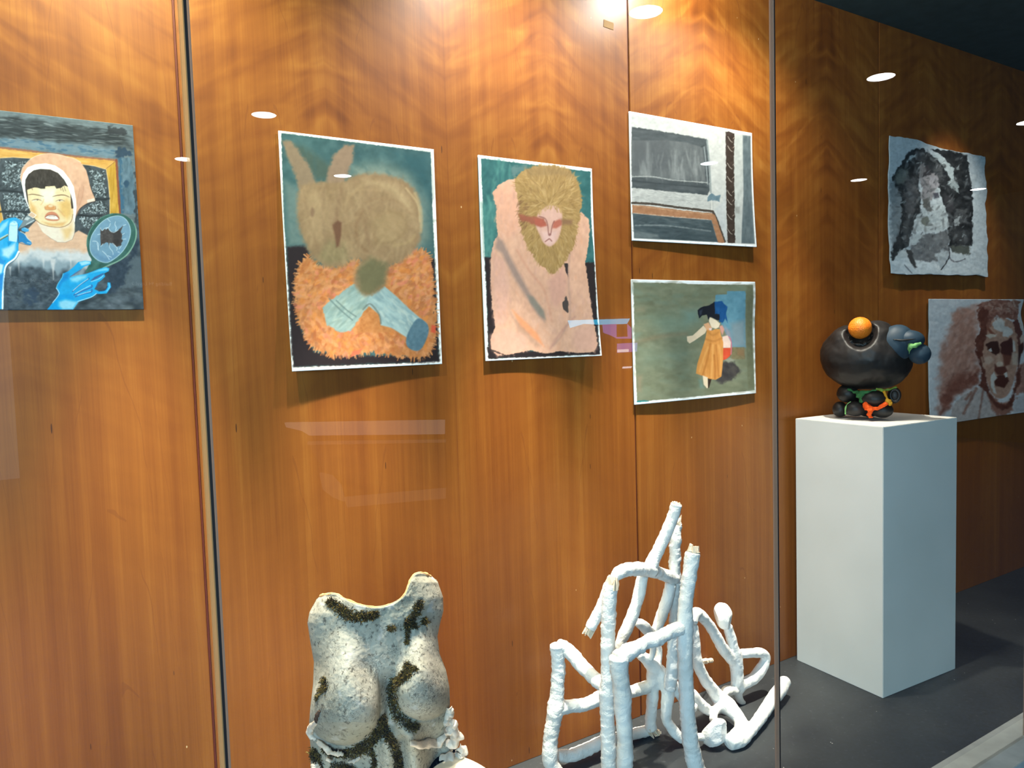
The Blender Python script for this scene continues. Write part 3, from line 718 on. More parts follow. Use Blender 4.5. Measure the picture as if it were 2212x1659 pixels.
cv.line([(330, 345), (390, 380), (425, 440), (470, 485)], 1.6, (220, 232, 226), .9); cv.line([(420, 505), (470, 515)], 1.6, (170, 220, 236), .9); cv.line([(300, 505), (400, 535), (462, 545)], 1.3, (20, 80, 120), .7)
cv.line([(-200, 590), (0, 478), (150, 395)], 4.2, (150, 176, 150), curve=False); cv.line([(-200, 604), (0, 494), (150, 408)], 1.4, (70, 84, 70), curve=False); cv.line([(-200, 578), (0, 466), (150, 383)], 1.2, (232, 240, 226), curve=False)
cv.poly([(300, 318), (375, 190), (440, 110), (470, 130), (550, 180), (520, 215), (420, 262), (350, 300)], (132, 142, 142), f=1.4)
cv.poly([(390, 170), (430, 130), (480, 150), (440, 185)], (200, 206, 202), f=1.4); cv.line([(420, 240), (530, 180)], 1.6, (214, 220, 216)); cv.line([(300, 318), (420, 262), (520, 215), (550, 180)], 1.2, (40, 44, 46), .9, curve=False)
cv.poly([(448, 105), (500, 64), (562, 108), (520, 152)], (238, 196, 158), f=1.3); cv.line([(448, 105), (500, 64), (562, 108), (520, 152), (448, 105)], 1.1, (255, 246, 232), curve=False)
# hand mirror
cv.T = D
cv.poly([(1000, 870), (1230, 720), (1300, 560), (1330, 500), (1330, 700), (1260, 880), (1170, 1000), (1160, 1130), (1060, 1230), (950, 1305), (880, 1305), (950, 1190), (880, 1000), (940, 930)], (50, 64, 76), f=8, rough=6, rs=10, tex=.06)
cv.poly([(1180, 880), (1260, 890), (1175, 1010), (1160, 1130), (1100, 1190), (1400, 1190), (1400, 800), (1300, 720)], (92, 104, 108), f=8, a=.8, rough=5)
mir = [(640, 600), (655, 460), (735, 300), (850, 200), (990, 147), (1130, 160), (1245, 240), (1300, 370), (1285, 530), (1205, 680), (1100, 780), (960, 850), (880, 890), (800, 930), (640, 975), (618, 960), (680, 840), (700, 790), (660, 710)]
cv.line([(1245, 240), (1306, 370), (1292, 530), (1210, 690), (1100, 790), (960, 862), (860, 905)], 3.4, (140, 180, 152), .9)
cv.poly(mir, (58, 102, 90), f=1.5, curve=True, tex=.06, ts=(10, 10))
cv.line([(640, 600), (655, 460), (735, 300), (850, 200), (990, 147)], 2, (96, 144, 124), .8); cv.line([(800, 830), (700, 930)], 7, (88, 130, 110), .5, 6)
gl = [(680, 610), (690, 520), (720, 430), (820, 290), (940, 205), (1080, 180), (1180, 240), (1232, 370), (1214, 510), (1145, 650), (1040, 760), (920, 832), (810, 812), (730, 750), (690, 680)]
cv.poly(gl, (124, 160, 178), f=1.5, curve=True, tex=.04, ts=(12, 12))
cv.poly([(700, 640), (900, 760), (1120, 640), (1040, 760), (920, 828), (800, 806)], (104, 144, 172), f=14, a=.8)
cv.line(gl + [gl[0]], 1.3, (196, 222, 226), .9)
cv.poly([(825, 345), (852, 385), (885, 355), (905, 372), (930, 345), (950, 385), (980, 400), (1010, 405), (1040, 395), (1065, 375), (1135, 312), (1100, 400), (1122, 440), (1112, 500), (1132, 520), (1108, 560), (1110, 590), (1045, 612), (1000, 580), (980, 560), (955, 555), (940, 600), (932, 555), (905, 545), (870, 570), (830, 600), (828, 560), (825, 480)], (80, 72, 68), f=1.2, tex=.09, ts=(4, 4))
cv.poly([(980, 400), (1010, 405), (1090, 380), (1105, 480), (1100, 560), (1050, 600), (990, 550), (1000, 470)], (54, 48, 46), f=4, a=.8, tex=.06)
for q in ([(825, 345), (850, 382), (885, 352), (930, 345), (965, 392), (1010, 408), (1065, 375)], [(1030, 260), (1022, 300), (1040, 340), (1030, 385)], [(925, 220), (960, 260)], [(960, 285), (945, 330), (900, 360)], [(1135, 312), (1170, 300)], [(1122, 440), (1150, 420)], [(1132, 505), (1170, 500)], [(720, 530), (770, 535), (800, 580), (790, 640), (800, 660)], [(780, 560), (800, 650)], [(850, 670), (900, 720), (945, 790)], [(925, 735), (975, 760)], [(950, 560), (950, 620), (990, 680), (995, 720)], [(990, 560), (1050, 625), (1045, 660)], [(1110, 595), (1080, 640)], [(860, 570), (830, 605)], [(790, 440), (825, 430)], [(1060, 680), (1085, 690)]):
    cv.line(q, 1.2, (214, 230, 232), .9)
# right glove
hand = [(70, 1525), (150, 1420), (242, 1290), (206, 1205), (232, 1140), (290, 1052), (308, 992), (375, 962), (450, 900), (520, 826), (610, 808), (690, 815), (688, 858), (600, 892), (555, 932), (470, 985), (400, 1045), (500, 1020), (610, 1000), (700, 968), (800, 925), (900, 900), (942, 918), (935, 958), (872, 990), (885, 1035), (830, 1090), (790, 1120), (735, 1220), (800, 1252), (880, 1238), (915, 1190), (918, 1120), (955, 1125), (966, 1190), (905, 1282), (820, 1290), (760, 1290), (690, 1345), (510, 1408), (430, 1525)]
cv.poly(hand, (26, 172, 226), f=1.4)
cv.poly([(240, 1300), (420, 1290), (460, 1400), (300, 1525), (75, 1525), (160, 1420)], (0, 164, 226), f=5)
cv.poly([(235, 1400), (330, 1370), (505, 1405), (430, 1525), (280, 1525), (230, 1470)], (158, 224, 240), f=10, a=.9)
cv.poly([(395, 1060), (500, 1022), (640, 1010), (620, 1060), (500, 1120), (420, 1110)], (150, 222, 240), f=10, a=.9)
cv.poly([(530, 830), (620, 812), (685, 822), (680, 850), (610, 870), (560, 880)], (176, 232, 246), f=4, a=.9)
cv.poly([(310, 1000), (370, 970), (395, 1000), (380, 1070), (290, 1120), (250, 1200), (230, 1180)], (10, 140, 206), f=8, a=.9)
cv.poly([(690, 985), (800, 935), (900, 908), (935, 925), (925, 950), (820, 960)], (120, 212, 240), f=4, a=.9)
cv.poly([(690, 1090), (740, 1040), (860, 985), (870, 1000), (780, 1060), (700, 1100)], (70, 92, 140), f=4, a=.9)
cv.poly([(400, 1040), (470, 985), (560, 930), (545, 950), (460, 1010)], (70, 90, 140), f=3, a=.8)
for q, w, c in (([(430, 1255), (520, 1170), (640, 1085), (660, 1060)], 2.6, (60, 110, 160)), ([(440, 1240), (540, 1150), (650, 1070)], 1.6, (190, 234, 244)), ([(450, 1305), (560, 1250), (690, 1195), (700, 1160)], 3, (56, 110, 170)), ([(470, 1285), (570, 1225), (680, 1165)], 1.6, (190, 234, 244)), ([(470, 1330), (580, 1290), (690, 1262), (700, 1225)], 3, (56, 120, 180)), ([(500, 1310), (600, 1275), (680, 1255)], 1.5, (196, 236, 246)), ([(760, 1190), (790, 1120)], 2.6, (50, 96, 140)), ([(690, 1110), (800, 1070), (860, 1020)], 2, (150, 224, 244)), ([(800, 1250), (880, 1236), (916, 1180)], 2, (30, 70, 110)), ([(935, 1135), (945, 1190), (905, 1250)], 1.8, (140, 222, 244)), ([(206, 1205), (242, 1290), (150, 1420)], 1.5, (230, 246, 250)), ([(308, 992), (290, 1052), (232, 1140), (206, 1205)], 1.2, (120, 214, 240)), ([(500, 1400), (690, 1335), (760, 1285)], 1.8, (190, 236, 246))):
    cv.line(q, w, c, .9)
cv.wash(0.05, 5, 5)
e1 = cv.build('painting', 'canvas painting of a bonneted child with blue gloved hands holding a mirror', 'painting', (0.66, 0.66, 0.74), lambda U, V: 0.0 * U, M_PAINT, y0=0.0, thick=0.0055, edge=(0.05, 0.05, 0.052), sub=('canvas', 'canvas_back'))

# ---- 2: long-eared figure in orange fur
cv = Canvas([(603, 279), (938, 323), (956, 788), (637, 801)], (0.478, 0.8735), (1.159, 1.7135), 1.4)
cv.base((246, 247, 246)); cv.T = (560, 230, 2.634)
cv.poly([(128, 143), (400, 180), (700, 222), (978, 262), (990, 600), (1008, 1000), (1027, 1452), (800, 1465), (500, 1472), (212, 1480), (205, 1410), (185, 1100), (150, 600)], (62, 98, 104), f=1.4, rough=0.9, rs=4, tex=.07, ts=(18, 18))
inner = [(128, 143), (978, 262), (1027, 1452), (212, 1480), (150, 600)]
cv.poly([(150, 420), (240, 460), (260, 700), (300, 800), (175, 800), (160, 620)], (104, 128, 128), f=22, a=.85)
cv.poly([(520, 330), (700, 320), (860, 380), (960, 560), (975, 760), (900, 860), (600, 700)], (134, 150, 142), f=40, a=.8)
cv.poly([(180, 200), (260, 220), (400, 320), (440, 260), (420, 420), (330, 420)], (72, 92, 86), f=18, a=.8)
cv.poly([(720, 240), (970, 270), (985, 520), (880, 400)], (44, 88, 98), f=30, a=.75)
cv.strokes(inner, 240, 30, 6, [(56, 94, 102), (74, 110, 114), (88, 120, 120), (48, 84, 94)], .9, .7, .3, 11, f=5)
dk = (40, 33, 38)
cv.poly([(168, 800), (280, 800), (300, 850), (260, 960), (230, 1000), (240, 1250), (330, 1400), (600, 1420), (1027, 1420), (1025, 1455), (212, 1480), (200, 1400)], dk, f=8, rough=3)
cv.poly([(960, 860), (1000, 880), (1027, 1452), (880, 1462), (980, 1350), (990, 1000)], dk, f=8, rough=3)
# furry collar and sleeves
fur = [(245, 900), (290, 850), (335, 915), (480, 925), (545, 870), (575, 880), (640, 1000), (720, 930), (830, 870), (900, 825), (965, 840), (985, 930), (1000, 1100), (1015, 1280), (985, 1400), (930, 1440), (800, 1430), (640, 1395), (540, 1420), (420, 1420), (300, 1365), (240, 1230), (215, 1100), (222, 985)]
cv.poly(fur, (196, 132, 82), f=7, rough=7, rs=6, tex=.09, ts=(9, 9))
for sd, reg, an in ((21, [(230, 900), (330, 900), (560, 900), (540, 1040), (400, 1150), (250, 1150), (215, 1060)], 2.6), (22, [(720, 950), (900, 820), (970, 850), (1000, 1100), (950, 1220), (820, 1100)], -.6), (23, [(215, 1100), (400, 1240), (560, 1280), (640, 1150), (740, 1280), (900, 1300), (1010, 1280), (960, 1420), (640, 1400), (420, 1420), (280, 1350)], 1.4)):
    cv.strokes(reg, 300, 17, 7, [(214, 150, 96), (190, 118, 68), (226, 160, 110), (176, 104, 60), (206, 148, 112), (168, 112, 78), (220, 140, 70), (214, 128, 104)], an, .6, .7, sd, f=2.5, bend=.4)
for k, (a, b) in enumerate(zip(fur, fur[1:] + fur[:1])):
    cv.T = (560, 230, 2.634); a, b = np.array(a), np.array(b); 
    nrm = np.array([(b - a)[1], -(b - a)[0]]) / (np.hypot(*(b - a)) + 1e-6)
    rr_ = random.Random(k)
    for q in range(10):
        p0 = a + (b - a) * rr_.random(); cv.line([p0 - nrm * 8, p0 + nrm * rr_.uniform(4, 22) + (b - a) * .03 * rr_.uniform(-1, 1)], 2.2, rr_.choice([(206, 140, 86), (188, 118, 70), (220, 160, 110)]), .7, taper=False)
cv.poly([(540, 1395), (600, 1378), (580, 1410), (530, 1425)], (232, 110, 84), f=4, a=.8); cv.poly([(985, 1250), (1012, 1255), (1005, 1300), (980, 1290)], (214, 88, 64), f=4, a=.8)
# crossed blue forearms
cv.poly([(370, 1150), (430, 1100), (545, 1015), (640, 1040), (690, 1100), (600, 1180), (530, 1282), (470, 1290), (395, 1245)], (146, 174, 174), f=4, rough=2, tex=.05, ts=(16, 5), ang=-.7)
cv.poly([(600, 1180), (640, 1135), (690, 1185), (760, 1290), (620, 1290), (560, 1290)], (190, 128, 76), f=5, tex=.07)
cv.poly([(620, 1130), (640, 1070), (720, 1030), (790, 1090), (860, 1160), (960, 1245), (950, 1330), (890, 1390), (845, 1320), (760, 1265), (700, 1250), (690, 1190)], (158, 188, 194), f=3, tex=.05, ts=(20, 5), ang=.7)
cv.strokes([(400, 1150), (560, 1030), (640, 1080), (520, 1270), (420, 1240)], 70, 22, 5, [(170, 192, 188), (124, 154, 154), (180, 200, 192), (140, 160, 152)], -.7, .25, .5, 25, f=3)
cv.strokes([(650, 1100), (720, 1040), (940, 1240), (860, 1320), (720, 1240)], 70, 24, 5, [(180, 206, 210), (136, 170, 182), (196, 214, 212), (120, 154, 168)], .7, .2, .5, 26, f=3)
cv.poly([(850, 1300), (905, 1215), (960, 1245), (966, 1300), (930, 1380), (890, 1395), (845, 1365)], (92, 126, 146), f=3, tex=.05, curve=True)
for q in ([(410, 1100), (470, 1160), (540, 1220)], [(450, 1110), (510, 1165), (560, 1200)]): cv.line(q, 3, (96, 120, 122), .7, 2)
cv.line([(600, 1160), (640, 1130), (690, 1190), (700, 1240)], 3, (84, 92, 88), .6, 3)
# head: two ears and a muffled body
tan = (150, 126, 97)
cv.poly([(138, 190), (185, 192), (240, 260), (300, 350), (330, 440), (300, 520), (240, 480), (205, 370), (160, 270)], (140, 122, 102), f=10, rough=3)
cv.poly([(430, 275), (495, 212), (545, 218), (535, 310), (505, 400), (470, 470), (390, 480), (395, 370)], (146, 124, 106), f=10, rough=3)
cv.poly([(235, 470), (330, 430), (470, 430), (545, 395), (660, 382), (800, 412), (888, 480), (922, 590), (928, 700), (908, 800), (830, 880), (740, 930), (722, 1020), (640, 1082), (580, 1060), (548, 985), (585, 885), (520, 880), (488, 915), (400, 918), (325, 872), (270, 780), (228, 640)], tan, f=13, rough=3, tex=.04, ts=(20, 20), curve=True)
cv.poly([(600, 420), (780, 440), (880, 560), (900, 700), (860, 640), (760, 500)], (186, 164, 128), f=26, a=.8)
cv.poly([(640, 640), (760, 580), (840, 620), (860, 720), (780, 800), (680, 790)], (172, 150, 112), f=26, a=.5)
cv.poly([(250, 520), (330, 470), (400, 600), (380, 800), (300, 780)], (166, 142, 110), f=20, a=.7)
cv.poly([(560, 940), (640, 860), (740, 900), (722, 1020), (640, 1080), (580, 1060)], (112, 110, 82), f=16, a=.85, rough=3)
cv.poly([(400, 760), (500, 780), (520, 880), (400, 910), (340, 860)], (136, 124, 92), f=18, a=.8)
for q, w, c, al in (([(470, 470), (455, 600), (440, 700), (470, 800)], 12, (128, 100, 78), .55), ([(600, 600), (560, 680), (570, 780), (620, 830)], 10, (128, 98, 72), .6), ([(640, 580), (610, 680), (640, 800)], 9, (132, 104, 80), .5), ([(680, 620), (650, 700), (690, 780), (780, 770), (840, 700), (820, 630), (740, 600)], 6, (140, 116, 84), .6), ([(560, 620), (640, 540), (780, 540), (870, 620)], 8, (140, 112, 84), .5), ([(890, 500), (925, 600), (925, 720)], 5, (206, 188, 146), .7), ([(270, 520), (300, 680), (350, 830)], 9, (138, 112, 86), .5), ([(380, 470), (370, 620), (390, 780)], 8, (140, 116, 92), .45), ([(520, 500), (620, 440), (740, 450)], 10, (184, 162, 126), .5), ([(500, 560), (560, 480), (700, 480)], 8, (178, 152, 116), .5), ([(770, 800), (850, 780), (890, 740)], 5, (188, 166, 118), .5)):
    cv.line(q, w / 1.7, c, al, 8)
cv.strokes([(250, 480), (500, 440), (800, 420), (910, 620), (880, 820), (700, 900), (400, 900), (280, 760)], 240, 40, 5, [(178, 154, 120), (146, 122, 92), (160, 138, 104), (188, 166, 130)], 1.6, .5, .28, 30, f=6)
cv.poly([(425, 680), (455, 650), (478, 665), (476, 740), (462, 800), (448, 808), (440, 740)], (110, 78, 60), f=6, a=.85)
cv.ell((312, 605), (13, 30), (124, 96, 78), f=6, a=.6)
cv.line([(840, 470), (905, 560), (918, 660)], 4, (212, 192, 150), .5, 4)
cv.wash(0.05, 7, 7)
def lift2(U, V):
    return 0.001 + 0.019 * (V ** 2.2) * (1 - U) ** 1.3 + 0.003 * V ** 3 * U ** 2 + 0.002 * V
cv.build('painting', 'tall painting of a long-eared tan figure crossing pale blue forearms over orange fur', 'painting', (0.82, 0.76, 0.71), lift2, M_PAINT)

# ---- 3: pink crouching figure with a lion's mane
cv = Canvas([(1035, 334), (1281, 363), (1303, 768), (1054, 780)], (1.005, 1.390), (1.161, 1.713), 1.25)
cv.base((246, 247, 246)); cv.T = (1000, 300, 2.963)
inn = [(122, 122), (400, 155), (825, 205), (835, 500), (855, 720), (885, 1375), (700, 1385), (500, 1392), (180, 1408), (160, 900), (140, 500)]
cv.poly(inn, (52, 106, 110), f=1.4, rough=0.8, rs=4, tex=.07, ts=(14, 14))
cv.poly([(125, 400), (215, 380), (225, 560), (190, 720), (150, 740), (138, 520)], (86, 148, 144), f=16, a=.8)
cv.strokes([(125, 130), (360, 160), (220, 330), (190, 740), (150, 740)], 90, 26, 6, [(60, 120, 122), (44, 96, 104), (96, 156, 150)], 1.7, .3, .45, 31, f=4)
cv.poly([(310, 170), (420, 160), (420, 190), (330, 240)], (96, 130, 132), f=8, a=.8, rough=4)
dk3 = (44, 38, 42)
cv.poly([(150, 745), (240, 745), (240, 1400), (178, 1408), (165, 1000)], dk3, f=3, rough=2); cv.poly([(780, 780), (858, 780), (886, 1376), (820, 1380), (780, 1000)], dk3, f=3, rough=2)
cv.poly([(170, 1330), (500, 1360), (886, 1340), (886, 1376), (500, 1394), (178, 1408)], dk3, f=3, rough=2)
pk = (222, 178, 154)
body = [(198, 335), (240, 285), (300, 255), (360, 250), (420, 420), (560, 700), (680, 740), (745, 480), (768, 458), (815, 500), (828, 560), (822, 660), (800, 780), (818, 900), (832, 1000), (845, 1120), (868, 1250), (875, 1320), (850, 1360), (760, 1368), (640, 1355), (560, 1372), (450, 1350), (340, 1375), (240, 1388), (196, 1350), (190, 1280), (222, 1190), (200, 1060), (188, 900), (192, 740), (208, 650), (235, 605), (222, 500), (225, 430), (210, 390)]
cv.poly(body, pk, f=1.8, rough=1.8, rs=4, tex=.04, ts=(10, 16))
cv.poly([(200, 340), (300, 262), (360, 330), (380, 560), (300, 640), (240, 600), (225, 430)], (230, 176, 152), f=14, a=.6)
cv.poly([(200, 720), (290, 760), (320, 1000), (290, 1180), (220, 1180), (195, 900)], (224, 178, 164), f=16, a=.7)
cv.strokes(body, 420, 20, 4.5, [(232, 186, 160), (208, 168, 148), (226, 170, 140), (236, 194, 172), (204, 160, 146), (222, 180, 166)], 1.45, .3, .4, 32, f=3)
cv.poly([(230, 610), (270, 640), (330, 760), (430, 940), (540, 1120), (545, 1165), (500, 1120), (420, 1000), (330, 860), (260, 720), (215, 690)], (158, 138, 132), f=10, a=.8)
cv.poly([(430, 985), (470, 1000), (540, 1090), (550, 1150), (510, 1120), (450, 1040)], (140, 136, 128), f=8, a=.9)
cv.poly([(330, 1080), (420, 1160), (500, 1240), (545, 1330), (480, 1280), (380, 1190)], (238, 160, 116), f=8, a=.8)
cv.poly([(320, 1100), (420, 1200), (520, 1320), (480, 1330), (370, 1230)], (170, 140, 122), f=10, a=.5)
cv.poly([(560, 900), (600, 850), (660, 800), (690, 900), (680, 1000), (620, 1080), (580, 1040)], (208, 162, 148), f=14, a=.7)
cv.line([(360, 700), (440, 830), (540, 960), (590, 1160)], 4, (206, 150, 128), .5, 5)
cv.poly([(662, 782), (690, 784), (692, 870), (680, 845)], (54, 48, 52), f=1.5, rough=1); cv.poly([(656, 1045), (680, 995), (695, 1040), (693, 1105), (662, 1080)], (76, 70, 70), f=2, rough=1.5)
cv.line([(700, 700), (695, 900), (705, 1120), (660, 1240), (600, 1320)], 3.5, (176, 146, 136), .6, 5); cv.line([(735, 1130), (650, 1230), (580, 1340)], 4, (184, 140, 130), .6, 5)
cv.poly([(730, 1220), (830, 1180), (868, 1260), (868, 1345), (750, 1360), (720, 1300)], (224, 178, 160), f=12, a=.8)
cv.poly([(190, 1250), (300, 1200), (430, 1260), (440, 1350), (240, 1385), (195, 1340)], (220, 176, 158), f=14, a=.8)
cv.line([(190, 1345), (300, 1385), (370, 1372), (500, 1380), (640, 1368)], 3, (40, 36, 38), .7, rough=1.5)
# mane
mane = [(335, 250), (400, 190), (500, 165), (600, 168), (690, 190), (745, 260), (778, 380), (765, 470), (750, 560), (735, 660), (690, 740), (650, 800), (610, 850), (570, 845), (500, 780), (440, 700), (400, 620), (380, 540), (365, 480), (375, 420), (355, 340)]
cv.poly(mane, (168, 140, 92), f=4, rough=4, rs=5, tex=.05, ts=(5, 12))
cv.strokes(mane, 900, 17, 2.4, [(188, 160, 108), (150, 120, 72), (176, 146, 92), (202, 176, 126), (140, 112, 72), (164, 138, 88)], 0.0, .35, .6, 33, f=1.6, center=(560, 420))
cv.strokes([(355, 340), (420, 400), (420, 620), (380, 560), (360, 480)], 60, 14, 2, [(150, 116, 78), (120, 90, 64)], 2.6, .4, .7, 34)
cv.poly([(400, 180), (560, 165), (700, 195), (740, 250), (600, 230), (430, 240)], (150, 126, 88), f=12, a=.6)
cv.poly([(505, 455), (560, 418), (610, 425), (645, 460), (648, 530), (632, 610), (605, 655), (570, 676), (530, 650), (505, 600), (478, 540), (485, 490)], (216, 178, 166), f=5, curve=True)
cv.poly([(520, 580), (620, 580), (600, 650), (570, 672), (535, 648)], (224, 190, 186), f=8, a=.8)
cv.poly([(368, 470), (420, 482), (490, 488), (530, 500), (552, 540), (530, 552), (480, 545), (430, 525), (380, 510)], (160, 96, 78), f=6, a=.85, rough=2)
cv.poly([(470, 498), (530, 505), (550, 545), (510, 555), (475, 535)], (178, 98, 82), f=5, a=.8)
cv.poly([(585, 560), (592, 520), (630, 502), (652, 510), (648, 540), (612, 562)], (182, 106, 90), f=5, a=.85); cv.poly([(640, 500), (720, 505), (715, 540), (650, 540)], (140, 108, 82), f=8, a=.8)
cv.line([(500, 485), (540, 500), (556, 540), (562, 590), (570, 605), (578, 590), (585, 545), (598, 515)], 2.4, (132, 84, 80), .7, 2)
cv.line([(542, 645), (560, 632), (570, 628), (584, 642)], 2.4, (140, 92, 88), .8, 1.6); cv.ell((570, 600), (9, 8), (140, 96, 92), f=3, a=.7)
cv.strokes([(490, 440), (560, 410), (640, 430), (640, 460), (560, 430), (500, 480)], 30, 10, 2, [(188, 160, 108), (168, 140, 92)], 1.5, .3, .8, 35)
cv.wash(0.05, 6, 8)
def lift3(U, V):
    return 0.001 + 0.027 * V ** 2.2 * U ** 2.2 + 0.005 * V ** 2.5 * (1 - U) ** 1.5 + 0.002 * V
cv.build('painting', 'narrow painting of a crouching pink figure with a shaggy blond mane', 'painting', (0.82, 0.76, 0.71), lift3, M_PAINT)

# ---- 4: grey interior with a tan shelf edge
cv = Canvas([(1362, 240), (1627, 286), (1638, 533), (1367, 523)], (1.539, 2.091), (1.509, 1.899), 1.25)
cv.base((240, 243, 244)); cv.T = (1320, 200, 4.608)
cv.poly([(213, 213), (800, 305), (1400, 420), (1412, 800), (1446, 1502), (900, 1486), (236, 1460), (216, 900)], (196, 204, 206), f=1.2, rough=1.2, tex=.05, ts=(8, 8))
cv.poly([(217, 338), (420, 362), (640, 400), (880, 440), (968, 455), (990, 620), (1005, 960), (985, 1010), (700, 990), (217, 945)], (74, 84, 90), f=2, rough=1.5, tex=.07, ts=(20, 5), ang=.12)
cv.poly([(218, 470), (600, 470), (780, 490), (930, 535), (955, 700), (965, 870), (640, 858), (218, 828)], (98, 107, 112), f=3, tex=.05, ts=(6, 14))
cv.poly([(218, 460), (600, 460), (600, 760), (218, 800)], (84, 92, 98), f=14, a=.7)
for x, t, b in ((380, 480, 830), (660, 560, 860), (720, 700, 860), (330, 660, 820), (860, 560, 820)):
    cv.poly([(x - 14, t), (x + 16, t), (x + 40, b), (x - 44, b)], (160, 170, 174), f=8, a=.42)
cv.strokes([(300, 560), (900, 620), (940, 850), (300, 810)], 50, 30, 3, [(136, 146, 150), (84, 92, 98), (150, 160, 164)], 1.5, .12, .45, 41, f=3)
cv.line([(218, 832), (430, 830), (640, 862), (980, 885)], 2.6, (172, 182, 184), .8, rough=1); cv.line([(218, 875), (600, 905), (980, 935)], 2.5, (52, 62, 68), .7, 2)
cv.line([(945, 520), (968, 700), (985, 900)], 2.4, (150, 164, 170), .8); cv.line([(920, 530), (945, 520)], 3, (60, 70, 74))
cv.line([(975, 470), (1000, 700), (1015, 980)], 4, (120, 136, 142), .7, 2)
cv.poly([(218, 950), (420, 958), (620, 980), (960, 1010), (1040, 1060), (1045, 1155), (700, 1125), (218, 1082)], (184, 192, 194), f=2, rough=1.5, tex=.06, ts=(10, 6))
cv.strokes([(218, 960), (960, 1015), (1030, 1140), (218, 1075)], 50, 16, 1.4, [(140, 150, 152), (210, 216, 216), (120, 128, 130)], .1, .3, .5, 42)
cv.poly([(980, 1080), (985, 1030), (1020, 990), (1060, 1020), (1110, 1010), (1105, 1085), (1080, 1070), (1010, 1060)], (104, 132, 148), f=2, rough=1.5, tex=.05); cv.line([(1025, 1060), (1025, 1180)], 1.2, (240, 242, 240), .8)
cv.poly([(1040, 1170), (1130, 1080), (1165, 900), (1170, 1490), (1155, 1495)], (190, 200, 206), f=3, tex=.05, ts=(6, 14))
cv.line([(218, 1098), (420, 1105), (700, 1140), (1035, 1175), (1075, 1260), (1148, 1480)], 5.2, (66, 60, 54), .95, rough=.8, curve=False)
cv.poly([(219, 1118), (420, 1130), (700, 1165), (1030, 1195), (1060, 1215), (1148, 1495), (1080, 1495), (1022, 1262), (600, 1236), (220, 1205)], (164, 122, 92), f=1.5, rough=1, tex=.04)
cv.poly([(222, 1205), (600, 1238), (1020, 1265), (1082, 1490), (236, 1462)], (68, 84, 92), f=2, tex=.07, ts=(24, 4), ang=.08)
cv.line([(250, 1330), (520, 1325), (800, 1350), (1010, 1378)], 3, (138, 152, 158), .7, 2, rough=1); cv.poly([(236, 1380), (480, 1420), (500, 1470), (236, 1462)], (110, 124, 130), f=6, a=.8)
cv.strokes([(230, 1210), (1000, 1275), (1060, 1480), (240, 1450)], 60, 22, 3, [(92, 108, 116), (52, 66, 74), (104, 118, 124)], .1, .3, .45, 43, f=3)
cv.line([(240, 1125), (420, 1145), (700, 1178), (1025, 1205)], 1.2, (206, 180, 150), .6, rough=1); cv.line([(230, 1200), (500, 1222), (1020, 1258)], 1.1, (216, 206, 190), .6, rough=1)
cv.poly([(1320, 415), (1402, 425), (1416, 800), (1446, 1500), (1312, 1498), (1340, 1000)], (98, 114, 122), f=3, tex=.07, ts=(4, 14)); cv.poly([(1245, 400), (1325, 415), (1338, 900), (1312, 1498), (1250, 1498)], (188, 198, 200), f=3, tex=.06, ts=(5, 12))
cv.poly([(1250, 1120), (1310, 1120), (1300, 1200), (1255, 1190)], (140, 146, 146), f=5, a=.6)
cv.poly([(1155, 385), (1180, 380), (1242, 398), (1246, 700), (1254, 1100), (1252, 1496), (1180, 1496), (1170, 1100), (1166, 700)], (62, 53, 48), f=1.5, rough=1.2, tex=.05)
for yy in (430, 520, 690, 820, 960, 1050, 1200, 1350):
    cv.line([(1180, yy), (1205, yy + 40), (1225, yy + 55)], 1.2, (206, 204, 198), .8); cv.line([(1232, yy + 20), (1246, yy + 5)], 1.2, (200, 190, 180), .7)
cv.wash(0.06, 5, 5)
cv.build('painting', 'grey painting of a dark recess and shelf, hung above the girl painting', 'painting', (0.82, 0.76, 0.71), lambda U, V: 0.001 + 0.003 * V ** 2 + 0.014 * V ** 2 * U, M_PAINT)

# ---- 5: girl in an orange dress
cv = Canvas([(1366, 604), (1633, 608), (1631, 851), (1370, 873)], (1.5345, 2.0945), (1.003, 1.391), 1.25)
cv.base((240, 246, 248)); cv.T = (1320, 560, 4.608)
cv.poly([(231, 233), (600, 238), (900, 248), (1416, 250), (1410, 700), (1420, 1310), (900, 1360), (600, 1385), (254, 1415), (240, 900)], (122, 132, 112), f=1.3, rough=0.8, rs=4, tex=.05, ts=(18, 8))
reg5 = [(240, 240), (1410, 255), (1415, 1300), (260, 1400)]
cv.strokes(reg5, 300, 34, 9, [(132, 150, 132), (112, 122, 100), (120, 146, 134), (140, 148, 126), (104, 112, 92), (128, 138, 116)], .05, .35, .38, 51, f=6)
cv.poly([(400, 560), (620, 520), (850, 560), (780, 760), (500, 740), (380, 660)], (128, 156, 142), f=40, a=.6); cv.poly([(250, 900), (700, 880), (800, 1000), (300, 1100)], (126, 150, 136), f=40, a=.5)
cv.poly([(250, 500), (340, 480), (340, 520), (250, 520)], (160, 142, 120), f=16, a=.5); cv.poly([(255, 1160), (310, 1150), (300, 1320), (258, 1320)], (166, 146, 124), f=12, a=.5)
cv.poly([(700, 500), (880, 480), (900, 640), (740, 660)], (120, 156, 152), f=26, a=.6)
cv.poly([(1165, 315), (1338, 315), (1342, 880), (1200, 880), (1150, 760), (1095, 640), (1160, 500), (1040, 420), (1050, 355), (1165, 350)], (98, 152, 178), f=2, rough=1, tex=.05, ts=(10, 10))
cv.poly([(1190, 640), (1340, 600), (1342, 880), (1200, 880)], (132, 156, 170), f=14, a=.8); cv.poly([(1130, 660), (1190, 720), (1200, 800), (1140, 760)], (164, 160, 176), f=8, a=.7)
